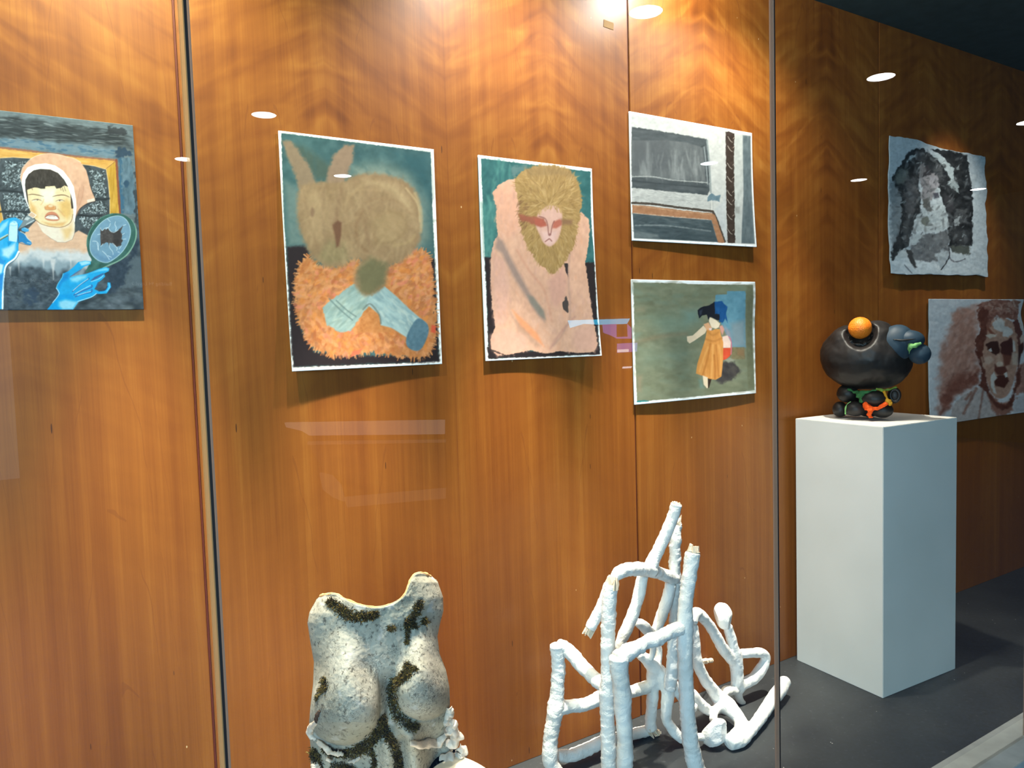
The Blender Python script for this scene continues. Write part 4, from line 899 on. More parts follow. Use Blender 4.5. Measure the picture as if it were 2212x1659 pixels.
cv.poly([(1190, 882), (1326, 880), (1330, 1000), (1190, 1000)], (126, 122, 94), f=2, tex=.06); cv.poly([(1250, 900), (1326, 900), (1326, 980), (1250, 960)], (140, 116, 88), f=6, a=.7)
cv.poly([(1345, 260), (1412, 262), (1416, 1300), (1350, 1300)], (114, 122, 100), f=4, a=.9, tex=.04)
cv.poly([(1050, 1060), (1120, 1030), (1210, 1020), (1280, 1110), (1210, 1190), (1090, 1240), (1020, 1212), (1085, 1170)], (70, 70, 72), f=9, rough=4)
cv.strokes([(1090, 1060), (1230, 1040), (1260, 1120), (1100, 1220)], 30, 14, 5, [(52, 52, 56), (88, 86, 84)], .6, .5, .5, 52, f=4)
cv.poly([(1120, 1005), (1180, 985), (1230, 1010), (1160, 1035)], (150, 158, 146), f=4, a=.8)
cv.line([(250, 830), (500, 770), (750, 745)], 8, (140, 116, 92), .35, 9)
cv.poly([(1030, 425), (1110, 418), (1165, 475), (1150, 550), (1168, 645), (1140, 592), (1112, 640), (1078, 622), (1070, 560), (1035, 545)], (26, 86, 150), f=1.4, rough=.8, tex=.05, ts=(4, 8))
cv.poly([(862, 510), (900, 480), (985, 458), (1035, 425), (1040, 545), (1088, 548), (1080, 612), (1050, 606), (1000, 578), (970, 602), (955, 556), (912, 562), (880, 592)], (26, 32, 44), f=1.4, rough=.8)
cv.poly([(880, 515), (915, 500), (905, 550), (885, 570)], (60, 72, 92), f=4, a=.7)
cv.poly([(985, 578), (1010, 590), (1050, 610), (1088, 645), (1072, 682), (1042, 696), (1000, 682), (976, 620)], (238, 228, 206), f=1.3)
cv.poly([(752, 772), (812, 762), (920, 664), (955, 700), (935, 740), (830, 812), (778, 842), (755, 820)], (238, 222, 196), f=1.3)
cv.poly([(922, 650), (972, 632), (1005, 690), (1000, 720), (962, 738), (945, 700)], (230, 180, 140), f=2); cv.poly([(975, 690), (1005, 690), (985, 735)], (232, 220, 228), f=2)
cv.poly([(1080, 670), (1110, 660), (1130, 700), (1110, 760), (1090, 720)], (214, 160, 150), f=3); cv.line([(1150, 770), (1185, 790), (1197, 860), (1190, 950)], 2, (226, 110, 140), .9)
cv.poly([(1105, 775), (1160, 762), (1192, 830), (1186, 890), (1110, 886)], (238, 216, 208), f=2)
cv.poly([(1100, 890), (1186, 886), (1182, 965), (1140, 1000), (1105, 1010)], (218, 88, 60), f=1.6, tex=.05)
dress = [(955, 705), (1000, 715), (1040, 698), (1085, 700), (1095, 760), (1115, 830), (1108, 1000), (1095, 1110), (1085, 1172), (1030, 1202), (960, 1196), (900, 1165), (832, 1140), (850, 1040), (900, 900), (935, 800)]
cv.poly(dress, (216, 154, 84), f=1.5, tex=.05, ts=(4, 16))
for q, c in (([(985, 850), (950, 1000), (900, 1150)], (180, 118, 56)), ([(1010, 860), (1000, 1020), (985, 1180)], (236, 182, 110)), ([(1040, 860), (1050, 1000), (1060, 1170)], (186, 124, 62)), ([(960, 880), (910, 1000), (870, 1120)], (234, 178, 104)), ([(1070, 860), (1085, 1000), (1075, 1150)], (232, 176, 104)), ([(945, 800), (1020, 820), (1100, 790)], (186, 126, 66)), ([(960, 720), (1010, 760), (1070, 730)], (190, 132, 70)), ([(1020, 960), (1025, 1080), (1020, 1190)], (176, 112, 52))):
    cv.line(q, 4, c, .65, 3)
cv.poly([(898, 1160), (948, 1180), (952, 1278), (938, 1288), (905, 1248)], (238, 224, 198), f=1.3); cv.poly([(950, 1190), (986, 1198), (958, 1282), (948, 1284)], (54, 42, 36), f=1.3); cv.poly([(850, 1200), (895, 1180), (905, 1280), (870, 1290)], (120, 160, 158), f=8, a=.6)
cv.line([(255, 1412), (320, 1405), (360, 1408)], 3, (30, 130, 140), .8, rough=1)
cv.wash(0.04, 7, 7)
cv.build('painting', 'green-grey painting of a girl in an orange dress with blue hair', 'painting', (0.82, 0.76, 0.71), lambda U, V: 0.001 + 0.004 * V ** 1.5 + 0.008 * np.exp(-((U - .95) / .1) ** 2 - ((V - .1) / .2) ** 2) + 0.014 * V ** 2 * U * (1 - U), M_PAINT)

# ---- 6: crumpled monochrome portrait
def crumple(U, V, amp, k, seed):
    n = fbm(U * k + seed, V * k * 1.35 + seed * 2, 4)
    r = np.abs(fbm(U * k * 1.7 + V * k * .8 + seed * 3, V * k * 2.1 - U * k * .6 + seed, 3) - 0.5)
    return amp * (n + 1.1 * r)
cv = Canvas([(1920, 289), (2135, 341), (2128, 597), (1921, 592)], (2.893, 3.664), (1.436, 1.985), 1.1)
cv.base((196, 204, 208)); cv.T = (1880, 260, 4.364)
dk6, mid6 = (46, 50, 53), (112, 114, 116)
cv.poly([(180, 560), (320, 600), (330, 1200), (200, 1300)], (120, 128, 132), f=10, a=.75, rough=5)
cv.poly([(210, 560), (250, 470), (300, 400), (345, 320), (440, 265), (520, 262), (530, 300), (600, 340), (700, 430), (720, 560), (650, 640), (600, 530), (500, 520), (460, 620), (480, 760), (470, 860), (400, 1000), (350, 1200), (290, 1230), (200, 1320), (190, 1260), (280, 1000), (300, 760), (240, 600)], dk6, f=4, rough=4, rs=6, tex=.1, ts=(8, 8))
cv.poly([(230, 520), (300, 440), (370, 480), (360, 560), (300, 620), (240, 610)], (120, 126, 120), f=8, a=.7, rough=4)
cv.poly([(590, 272), (700, 270), (800, 285), (930, 330), (935, 480), (965, 640), (965, 1000), (950, 1195), (860, 1180), (760, 1250), (735, 1180), (735, 1000), (720, 860), (690, 780), (660, 640), (640, 520), (780, 470), (700, 360)], (38, 41, 44), f=4, rough=4, rs=6, tex=.08, ts=(8, 8))
cv.poly([(350, 400), (380, 340), (440, 320), (440, 350), (380, 380)], (176, 186, 188), f=3, rough=3); cv.poly([(470, 310), (510, 300), (520, 330), (480, 340)], (176, 186, 188), f=3, rough=2)
cv.poly([(600, 335), (640, 325), (720, 380), (800, 460), (800, 600), (730, 620), (770, 560), (720, 470), (660, 400)], (178, 188, 190), f=3, rough=3)
cv.poly([(740, 620), (800, 560), (850, 640), (840, 700), (770, 660)], (150, 160, 162), f=4, rough=4); cv.poly([(820, 450), (850, 420), (850, 470), (820, 480)], (170, 180, 184), f=2, rough=2)
cv.poly([(455, 560), (520, 540), (610, 500), (640, 560), (640, 660), (590, 760), (520, 800), (480, 740), (500, 640)], (142, 138, 140), f=5, rough=3, tex=.07)
cv.poly([(480, 450), (560, 430), (580, 520), (500, 540)], (62, 60, 64), f=4, rough=3); cv.line([(490, 400), (480, 460), (470, 600)], 3, (160, 166, 170), .8, rough=1.5)
cv.poly([(600, 700), (650, 690), (660, 740), (610, 750)], (74, 74, 84), f=4); cv.poly([(590, 660), (650, 660), (660, 690), (610, 690)], (176, 182, 184), f=3)
cv.poly([(470, 880), (560, 800), (690, 775), (735, 880), (745, 1010), (640, 1060), (500, 1060), (410, 1050), (420, 960)], (182, 190, 192), f=5, rough=5, rs=6, tex=.06)
cv.poly([(500, 760), (560, 740), (570, 820), (600, 860), (540, 870), (500, 830)], (96, 96, 94), f=4, rough=3); cv.ell((522, 960), (38, 42), (110, 114, 108), f=4, rough=3)
cv.poly([(390, 1130), (520, 1080), (640, 1070), (735, 1050), (735, 1290), (600, 1340), (420, 1330), (380, 1250)], (110, 112, 115), f=5, rough=4, tex=.06)
cv.poly([(360, 1150), (420, 1090), (500, 1080), (430, 1180), (380, 1190)], (180, 188, 190), f=4, rough=4)
cv.poly([(330, 1220), (390, 1240), (420, 1390), (400, 1400), (340, 1290)], (60, 62, 64), f=3, rough=2); cv.poly([(610, 1280), (680, 1200), (720, 1260), (720, 1330), (640, 1400)], (170, 178, 182), f=4, rough=5)
cv.poly([(760, 1190), (930, 1190), (920, 1280), (760, 1250)], (84, 88, 82), f=5, rough=4, a=.9); cv.line([(735, 1190), (730, 1300), (650, 1410)], 2.5, (44, 46, 50), .8, rough=1)
cv.line([(730, 1290), (780, 1340), (880, 1310)], 3, (100, 98, 104), .7, rough=2); cv.line([(310, 1370), (370, 1440)], 2.5, (110, 116, 122), .8)
cv.poly([(330, 560), (440, 540), (460, 700), (440, 860), (360, 960), (320, 800)], (92, 92, 94), f=7, a=.8, rough=6, tex=.07)
cv.poly([(300, 980), (380, 900), (360, 1100), (290, 1180)], (80, 82, 84), f=7, a=.7, rough=5)
cv.poly([(620, 380), (690, 460), (700, 560), (650, 600), (610, 480)], (88, 90, 92), f=7, a=.8, rough=5)
cv.poly([(430, 300), (500, 290), (560, 340), (520, 400), (440, 380)], (78, 80, 82), f=6, a=.7, rough=5)
cv.poly([(820, 860), (920, 840), (930, 980), (840, 1000)], (84, 86, 88), f=8, a=.75, rough=6, tex=.06)
cv.poly([(760, 1020), (940, 1060), (930, 1180), (780, 1160)], (66, 68, 70), f=8, a=.7, rough=6, tex=.06)
cv.poly([(690, 700), (780, 720), (800, 860), (740, 900)], (58, 58, 62), f=6, a=.8, rough=5)
cv.poly([(480, 420), (520, 400), (530, 500), (480, 560), (460, 500)], (120, 118, 120), f=5, a=.8, rough=4)
cv.poly([(560, 560), (640, 520), (660, 620), (590, 700)], (166, 162, 166), f=5, a=.8, rough=5)
cv.poly([(800, 930), (850, 920), (830, 1000), (790, 1010)], (176, 182, 184), f=2.5, a=.8, rough=3)
cv.poly([(240, 1260), (320, 1210), (350, 1290), (240, 1330)], (184, 192, 194), f=3, a=.9, rough=4)
cv.strokes([(240, 480), (480, 300), (900, 330), (960, 1150), (640, 1330), (220, 1200)], 120, 16, 6, [(110, 112, 114), (70, 72, 74), (140, 144, 146), (54, 56, 58)], 2.0, .7, .5, 62, f=3)
cv.strokes([(300, 320), (940, 320), (960, 1200), (220, 1240)], 170, 9, 2.4, [(176, 184, 186), (60, 62, 66), (40, 42, 44), (140, 144, 146), (90, 92, 96)], 2.2, .6, .6, 61, f=2)
cv.wash(0.10, 4, 4)
def lift6(U, V):
    e = np.minimum(np.minimum(U, 1 - U), np.minimum(V, 1 - V))
    k = np.exp(-e / 0.06)
    ox = (fbm(V * 7 + 3, U * 3, 3) - .5) * 0.03 * np.where(U < .5, 1, 1.6) * k - 0.030 * np.exp(-((U - 1) / .12) ** 2 - (V / .16) ** 2)
    oz = (fbm(U * 8 + 9, V * 3, 3) - .5) * 0.02 * k - 0.012 * np.exp(-((U - .75) / .25) ** 2) * (1 - V) ** 4
    return 0.004 + crumple(U, V, 0.006, 4.5, 4.0) + 0.012 * V ** 3, ox, oz
cv.build('painting', 'crumpled paper portrait in black and grey wash', 'painting', (0.86, 0.90, 0.92), lift6, M_INK, sub=('painted_sheet', 'sheet_back'))

# ---- 7: sepia portrait of a bearded face
cv = Canvas([(2008, 647), (2209, 645), (2206, 893), (2020, 915)], (3.192, 4.016), (0.790, 1.335), 1.1)
cv.base((196, 200, 204)); cv.T = (2000, 630, 5.722)
cv.poly([(60, 100), (620, 95), (560, 250), (330, 420), (210, 620), (120, 800)], (186, 192, 197), f=30, a=.7, tex=.03)
cv.poly([(360, 260), (520, 200), (640, 180), (640, 600), (660, 1000), (560, 1190), (380, 1290), (280, 1430), (200, 1520), (205, 1200), (205, 800), (260, 560)], (166, 126, 112), f=22, rough=8, rs=10, tex=.06, ts=(6, 14), ang=.6)
cv.poly([(300, 1100), (480, 1000), (660, 980), (650, 1150), (520, 1200), (380, 1300), (300, 1460), (220, 1510), (230, 1300)], (122, 76, 64), f=14, rough=6, rs=8, tex=.05)
cv.strokes([(260, 400), (640, 200), (650, 1000), (300, 1200), (220, 900)], 130, 22, 6, [(178, 142, 130), (150, 108, 94), (190, 160, 150), (140, 98, 84)], -.8, .4, .4, 71, f=4)
cv.poly([(340, 1440), (420, 1330), (600, 1200), (720, 1210), (800, 1400), (830, 1560), (410, 1635), (330, 1560)], (176, 166, 162), f=4, rough=3, tex=.06)
for q, w in (([(700, 1210), (670, 1380), (640, 1580)], 3.5), ([(620, 1210), (560, 1330), (470, 1500)], 5), ([(560, 1260), (500, 1330)], 6), ([(760, 1300), (830, 1440), (850, 1560)], 6), ([(740, 1230), (800, 1360), (860, 1540)], 5)): cv.line(q, w, (128, 84, 70), .7, 4, rough=1.5)
cv.poly([(740, 1240), (900, 1400), (1010, 1360), (1020, 1480), (900, 1550), (800, 1480)], (140, 96, 82), f=6, rough=3)
cv.poly([(1030, 1330), (1180, 1300), (1172, 1495), (1010, 1520)], (178, 176, 178), f=8, tex=.04)
cv.poly([(1090, 950), (1190, 900), (1195, 1260), (1060, 1330), (1040, 1200)], (158, 118, 106), f=8, rough=6, tex=.08)
# face
cv.poly([(700, 560), (760, 420), (900, 330), (1060, 400), (1112, 600), (1110, 800), (1080, 1000), (1000, 1260), (900, 1340), (800, 1290), (740, 1120), (700, 900), (680, 760)], (170, 134, 116), f=4, curve=True, tex=.05)
cv.poly([(822, 410), (850, 345), (900, 325), (965, 385), (960, 440), (1045, 470), (1060, 540), (1000, 588), (940, 572), (930, 520), (870, 500), (830, 470)], (196, 194, 190), f=3, rough=2)
cv.poly([(640, 170), (700, 130), (800, 110), (950, 95), (1080, 100), (1150, 130), (1150, 280), (1120, 400), (1060, 380), (1000, 340), (900, 310), (830, 330), (790, 430), (760, 520), (720, 640), (690, 560), (670, 420), (630, 290)], (136, 94, 82), f=4, rough=5, rs=7, tex=.09, ts=(7, 7))
cv.strokes([(650, 150), (1120, 110), (1130, 300), (900, 300), (780, 400), (680, 400)], 130, 15, 4, [(168, 130, 116), (104, 62, 52), (186, 164, 152), (120, 80, 70), (156, 116, 102)], .6, .8, .65, 72, f=2, bend=.6)
cv.poly([(632, 280), (700, 200), (770, 240), (760, 420), (745, 520), (720, 640), (700, 760), (690, 850), (640, 800), (600, 640), (660, 520), (680, 420)], (96, 54, 44), f=4, rough=3, tex=.05)
cv.poly([(620, 760), (700, 780), (720, 960), (740, 1170), (770, 1280), (840, 1370), (940, 1420), (1010, 1340), (1060, 1200), (1090, 1000), (1140, 950), (1110, 1150), (1040, 1320), (1000, 1440), (900, 1480), (800, 1400), (720, 1250), (650, 1180), (690, 1040), (660, 900)], (92, 50, 40), f=5, rough=3, tex=.05)
cv.poly([(1060, 390), (1130, 350), (1160, 500), (1175, 720), (1150, 820), (1110, 700), (1100, 560), (1070, 480)], (96, 56, 50), f=4, rough=3)
cv.poly([(1130, 600), (1160, 555), (1185, 560), (1180, 640), (1140, 670)], (190, 170, 156), f=4); cv.poly([(1140, 300), (1165, 330), (1185, 500), (1165, 480)], (206, 194, 178), f=3); cv.poly([(1110, 700), (1160, 670), (1170, 740), (1140, 800), (1100, 1000)], (60, 34, 32), f=4)
cv.poly([(738, 665), (800, 640), (885, 640), (905, 720), (900, 790), (850, 808), (800, 770), (760, 740)], (60, 32, 28), f=3, rough=2)
cv.poly([(765, 745), (800, 720), (815, 765), (790, 768)], (206, 204, 200), f=1.5)
cv.poly([(912, 660), (980, 625), (1035, 585), (1056, 660), (1040, 800), (1020, 850), (960, 840), (918, 800)], (70, 36, 34), f=3, rough=2); cv.poly([(930, 800), (1030, 820), (1010, 930), (950, 950)], (106, 62, 50), f=5)
cv.poly([(730, 560), (800, 540), (860, 545), (870, 575), (780, 600)], (196, 184, 170), f=4, rough=2); cv.poly([(760, 440), (820, 520), (850, 545), (790, 540), (755, 490)], (128, 78, 62), f=3)
cv.ell((900, 922), (36, 34), (200, 180, 162), f=2.5); cv.poly([(870, 800), (910, 800), (910, 890), (870, 890)], (180, 150, 130), f=5)
cv.poly([(845, 920), (870, 960), (960, 950), (985, 1010), (930, 1060), (870, 1050), (840, 1000)], (92, 50, 42), f=3)
cv.poly([(850, 1080), (900, 1050), (980, 1070), (990, 1140), (940, 1215), (860, 1200), (830, 1150)], (74, 36, 30), f=3, rough=2)
cv.poly([(790, 1080), (835, 1010), (850, 1070), (872, 1090), (825, 1125), (832, 1200), (856, 1285), (820, 1270), (785, 1190)], (196, 194, 188), f=2.5, rough=1.5)
cv.poly([(1050, 620), (1075, 640), (1080, 760), (1050, 780)], (196, 192, 186), f=3); cv.poly([(1035, 780), (1100, 790), (1090, 940), (1040, 930)], (186, 166, 150), f=5); cv.poly([(945, 1040), (975, 1020), (985, 1080), (960, 1090)], (200, 196, 190), f=2)
cv.poly([(720, 830), (800, 820), (840, 870), (780, 930), (730, 920)], (188, 164, 148), f=6, a=.8); cv.line([(690, 840), (720, 960)], 4, (186, 160, 140), .7, 4)
cv.wash(0.08, 4, 5)
def lift7(U, V):
    ox = (fbm(V * 6 + 5, U * 2, 3) - .5) * 0.012 - 0.045 * np.exp(-((U - 1) / .10) ** 2 - ((V - .12) / .1) ** 2) * 0.8
    return 0.004 + crumple(U, V, 0.0035, 4.0, 9.0) + 0.018 * V ** 2.5 * (0.4 + U) + 0.010 * np.exp(-((U - 1) / .2) ** 2), ox, 0.0 * U
cv.build('painting', 'wrinkled sepia portrait of a dark-browed face, hung right of the white plinth', 'painting', (0.86, 0.90, 0.92), lift7, M_INK)
# small tape scrap left on the panel
e = at(1316, 53, -0.003); m_tape = plain('masking_tape', srgb(150, 112, 64), 0.7)
bm = bmesh.new(); add_box(bm, -0.020, 0.020, -0.0012, 0.0, -0.011, 0.011); tp = from_bm('tape_scrap', bm, m_tape); tp.location = (e.x, 0.0, e.z); tp.rotation_euler = (0, 0.08, 0)
tag(tp, 'small tan scrap of tape stuck high on the wood panel', 'tape')
# ------------------------------------------------------------------ plinth
FX, FY, PW, PD, PR = 2.2645 * S, -0.37147 * S, 0.40574 * S, 0.3466 * S, -0.05594
e1 = Vector((math.cos(PR), math.sin(PR), 0)); e2 = Vector((-math.sin(PR), math.cos(PR), 0))
PH = 0.9 * S
pc = Vector((FX, FY, 0)) + e1 * PW / 2 + e2 * PD / 2
bm = bmesh.new(); add_box(bm, -PW / 2, PW / 2, -PD / 2, PD / 2, 0.0, PH, bevel=0.0018)
for v in bm.verts: v.co = pc + e1 * v.co.x + e2 * v.co.y + Vector((0, 0, v.co.z))
bmesh.ops.translate(bm, verts=bm.verts, vec=-pc)
def plinth_material():
    t = NT('white_plinth_paint'); co = t.obj()
    n = t.noise(co, 2.5, 3); c = t.ramp(n, [(0.3, srgb(214, 213, 206)), (0.7, srgb(226, 225, 219))])
    vo = t.n('ShaderNodeTexVoronoi'); t.l(co, vo.inputs['Vector']); vo.inputs['Scale'].default_value = 26
    s2 = t.n('ShaderNodeSeparateColor'); t.l(vo.outputs['Color'], s2.inputs[0])
    dot = t.math('MULTIPLY', t.math('LESS_THAN', vo.outputs['Distance'], 0.06), t.math('GREATER_THAN', s2.outputs[0], 0.93))
    c = t.mix(t.math('MULTIPLY', dot, 0.6), c, srgb(120, 118, 112))
    t.set(c, 0.5, 0.35); t.bump(t.noise(co, 9, 2), 0.03, 0.001); return t.m
M_PLINTH = plinth_material()
pl = from_bm('plinth', bm, M_PLINTH); pl.location = pc
tag(pl, 'tall white box plinth on the dark floor by the wood wall', 'plinth')

# ------------------------------------------------------------------ pixel-to-place for modelling in front of the camera axis
def facing_plane(origin):
    """points of an upright plane through ORIGIN that faces the viewer; depth d brings a point nearer"""
    n = Vector((CAM[0] - origin[0], CAM[1] - origin[1], 0)).normalized()
    def P(px, py, d=0.0):
        r = Vector(ray(px, py)); o = Vector(CAM)
        t = ((Vector(origin) + n * d) - o).dot(n) / r.dot(n)
        return o + r * t
    return P, n
def tube(bm, pts, rad, seg=14, wrap=0.10, fine=0.05, seed=0, step=0.0045, cap=True, flat=None, kw=70.0):
    """a bent, bandage-wrapped rod through pts with radii rad (metres)"""
    pts = [Vector(p) for p in pts]
    if len(pts) > 2:
        sm = smooth_pts([(*p, r) for p, r in zip(pts, rad)], 8, False)
    else:
        sm = np.array([(*(pts[0].lerp(pts[1], k / 8)), rad[0] + (rad[1] - rad[0]) * k / 8) for k in range(9)])
    C = [Vector(q[:3]) for q in sm]; Rr = [q[3] for q in sm]
    P2, R2 = [C[0]], [Rr[0]]
    for i in range(1, len(C)):
        L = (C[i] - C[i - 1]).length; n = max(1, int(L / step))
        for k in range(1, n + 1):
            P2.append(C[i - 1].lerp(C[i], k / n)); R2.append(Rr[i - 1] + (Rr[i] - Rr[i - 1]) * k / n)
    rings = []; s = 0.0
    T = (P2[1] - P2[0]).normalized(); U = T.orthogonal().normalized()
    rnd = random.Random(seed); tilt = rnd.uniform(0.5, 1.2); ph = rnd.uniform(0, 6)
    N = len(P2)
    def ring(p, U, V, r, s):
        vs = []
        for k in range(seg):
            a = 2 * math.pi * k / seg; d = U * math.cos(a) + V * math.sin(a)
            q = p + d * r
            ww = (s * kw + tilt * math.sin(a + ph) + 1.6 * mnoise.noise(q * 18 + Vector((seed, 0, 0)))) % 1.0
            w = wrap * (ww - 0.5) + fine * 2.4 * mnoise.noise(q * 75 + Vector((0, seed * 3.1, 0))) + fine * 2.0 * mnoise.noise(q * 26)
            vs.append(bm.verts.new(p + d * r * (1 + w)))
        return vs
    for i, p in enumerate(P2):
        if i: s += (p - P2[i - 1]).length
        Tn = (P2[min(i + 1, N - 1)] - P2[max(i - 1, 0)]).normalized()
        U = (U - Tn * U.dot(Tn)).normalized(); V = Tn.cross(U)
        if i == 0 and cap:
            c0 = bm.verts.new(p - Tn * R2[0] * 0.28); r0 = ring(p - Tn * R2[0] * 0.15, U, V, R2[0] * 0.72, s)
            for k in range(seg): bm.faces.new((c0, r0[(k + 1) % seg], r0[k]))
            rings.append(r0)
        rings.append(ring(p, U, V, R2[i], s))
        if i == N - 1 and cap:
            r1 = ring(p + Tn * R2[i] * 0.15, U, V, R2[i] * 0.72, s); c1_ = bm.verts.new(p + Tn * R2[i] * 0.28)
            for k in range(seg): bm.faces.new((c1_, r1[k], r1[(k + 1) % seg]))
            rings.append(r1)
    for a, b in zip(rings, rings[1:]):
        for k in range(seg): bm.faces.new((a[k], a[(k + 1) % seg], b[(k + 1) % seg], b[k]))
def px_r(p, rpx):
    return rpx * float((np.array(p) - CAM) @ FW) / F
def rod_pts(spec):
    """spec rows: (px, py, depth y, radius px) -> points and radii"""
    P = [at(a, b, y) if y < 0 else on_floor(a, b, y) for a, b, y, r in spec]     # y: depth, or height above the floor when positive
    return P, [px_r(p, r[3] * 1.06) for p, r in zip(P, spec)]
def plaster_material():
    t = NT('white_plaster_wrap'); co = t.obj()
    n = t.noise(co, 14, 4, 0.6); c = t.ramp(n, [(0.25, srgb(216, 214, 208)), (0.6, srgb(232, 231, 227))])
    t.set(c, 0.75, 0.2)
    n2 = t.noise(co, 90, 4, 0.65, 0.6); n3 = t.noise(co, 30, 3, 0.6, 1.2)
    t.bump(t.math('ADD', t.math('MULTIPLY', n2, 0.5), n3), 0.55, 0.006); return t.m
M_PLASTER = plaster_material()
M_TORN = plain('torn_cream_paper', srgb(228, 208, 182), 0.8, 0.15, var=0.10, scale=40, bump=0.3)

def torn_end(parent, p, axis, r, seed, n=9, L=2.0):
    """ragged folded paper sticking out of a rod's end"""
    rnd = random.Random(seed); bm = bmesh.new(); axis = axis.normalized(); U = axis.orthogonal().normalized(); V = axis.cross(U)
    for k in range(n):
        a = 2 * math.pi * k / n + rnd.uniform(-.3, .3); b = a + rnd.uniform(.6, 1.2)
        l = r * L * rnd.uniform(.35, 1.0); rr = r * rnd.uniform(.75, 1.1)
        d0, d1 = U * math.cos(a) + V * math.sin(a), U * math.cos(b) + V * math.sin(b)
        base0, base1 = p + d0 * rr - axis * r * .6, p + d1 * rr - axis * r * .6
        t0 = p + d0 * rr * rnd.uniform(.5, 1.05) + axis * l; t1 = p + d1 * rr * rnd.uniform(.3, 1.0) + axis * l * rnd.uniform(.5, 1.1)
        mid = (base0 + base1 + t0 + t1) / 4 + (d0 + d1) * r * rnd.uniform(-.2, .15)
        inn = [q - (d0 + d1) * r * 0.10 for q in (base0, base1, t1, t0)]
        vo = [bm.verts.new(q) for q in (base0, base1, t1, t0)]; vm = bm.verts.new(mid); vi = [bm.verts.new(q) for q in inn]
        for i in range(4):
            bm.faces.new((vo[i], vo[(i + 1) % 4], vm)); bm.faces.new((vo[(i + 1) % 4], vo[i], vi[i], vi[(i + 1) % 4]))
        bm.faces.new((vi[3], vi[2], vi[1], vi[0]))
    c = bm.verts.new(p + axis * r * .35); ring = [bm.verts.new(p + (U * math.cos(2 * math.pi * k / 10) + V * math.sin(2 * math.pi * k / 10)) * r * .85 + axis * r * .25 * rnd.random()) for k in range(10)]
    for k in range(10): bm.faces.new((c, ring[k], ring[(k + 1) % 10]))
    return from_bm('torn_end', bm, M_TORN, parent)

# ------------------------------------------------------------------ tall white frame of wrapped rods
yA, yB = -0.36, -0.30
base_f = on_floor(1390, 1600); frame = empty('stick_sculpture', (base_f.x, base_f.y, 0.0))
tag(frame, 'tall white plaster-wrapped rod frame with upright posts, standing on the dark floor', 'sculpture')
def foot(px, py, y, rpx):
    """continue a post below the picture's edge down to the display floor"""
    p = at(px, py, y); return (p.x, p.y, 0.0)
def post(name, spec, seed, to_floor=None, wrap=.10, fine=.05, torn=None, mat=None):
    P, R_ = rod_pts(spec)
    if to_floor:
        d = to_floor; P.append(Vector((P[-1].x + d[0], P[-1].y + d[1], R_[-1] * 0.3))); R_.append(R_[-1])
    bm = bmesh.new(); tube(bm, P, R_, wrap=wrap, fine=fine, seed=seed)
    o = from_bm(name, bm, mat or M_PLASTER, frame, smooth=True)
    if torn: torn_end(frame, P[0] if torn > 0 else P[-1], (P[0] - P[1]) if torn > 0 else (P[-1] - P[-2]), (R_[0] if torn > 0 else R_[-1]) * 1.12, seed, L=abs(torn))
    return P, R_
yl = -0.125
post('upright', [(1203, 1394, yl, 15), (1206, 1440, yl, 14), (1203, 1500, yl, 14.5), (1200, 1530, yl, 17), (1190, 1590, yl, 15), (1188, 1640, yl, 16), (1200, 1668, yl, 17)], 1, to_floor=(0.01, 0))
post('upright', [(1320, 1262, yB, 14), (1316, 1310, yB, 15), (1313, 1370, yB, 15), (1314, 1440, yB, 15.5), (1311, 1510, yB, 15.5), (1313, 1570, yB, 15), (1315, 1650, yB, 16)], 2, to_floor=(0.004, 0), torn=1.5)
post('upright', [(1336, 1420, yA, 20), (1338, 1450, yA, 18.5), (1344, 1500, yA, 19), (1347, 1550, yA, 16.5), (1350, 1600, yA, 16.5), (1350, 1655, yA, 16.5)], 3, to_floor=(0.006, 0))
post('upright', [(1497, 1194, yA, 15), (1490, 1240, yA, 15), (1482, 1300, yA, 14.5), (1480, 1350, yA, 16.5), (1480, 1430, yA, 15.5), (1483, 1500, yA, 15.5), (1489, 1580, yA, 16), (1503, 1655, yA, 17)], 4, to_floor=(0.03, 0), torn=1.2)
yb = -0.20
post('upright', [(1463, 1130, yb, 9), (1459, 1160, yb, 12), (1457, 1210, yb, 12), (1459, 1260, yb, 12), (1459, 1320, yb, 12), (1455, 1400, yb, 12), (1452, 1450, yb, 13), (1448, 1490, yb, 12)], 5, wrap=.16, fine=.09, torn=1.8)
post('crossbar', [(1205, 1394, yl, 14), (1225, 1402, -0.14, 14), (1258, 1440, -0.19, 14.5), (1290, 1470, -0.25, 14.5), (1325, 1494, -0.31, 15)], 6)
post('crossbar', [(1203, 1530, yl, 15), (1240, 1525, -0.13, 13.5), (1270, 1520, -0.13, 13), (1305, 1503, -0.13, 14), (1350, 1497, -0.13, 12), (1385, 1488, -0.13, 12), (1412, 1478, -0.13, 13)], 7)
post('crossbar', [(1202, 1633, -0.105, 12), (1235, 1632, -0.10, 13), (1270, 1617, -0.10, 13), (1310, 1600, -0.10, 12.5), (1360, 1588, -0.10, 11), (1404, 1577, -0.10, 11)], 8)
post('crossbar', [(1337, 1424, yA, 19), (1352, 1412, yA, 16.5), (1385, 1393, yA, 14), (1420, 1380, yA, 14), (1455, 1363, yA, 13.5), (1488, 1353, yA, 14)], 9, wrap=.14, fine=.10)
post('crossbar', [(1326, 1252, yB, 10), (1338, 1237, yB, 14), (1360, 1230, -0.29, 14), (1385, 1229, -0.27, 14), (1408, 1231, -0.25, 15)], 10, wrap=.05, fine=.06)
post('crossbar', [(1405, 1231, -0.25, 14), (1430, 1240, -0.23, 12), (1452, 1248, -0.21, 12), (1462, 1256, -0.20, 12)], 11, fine=.08)
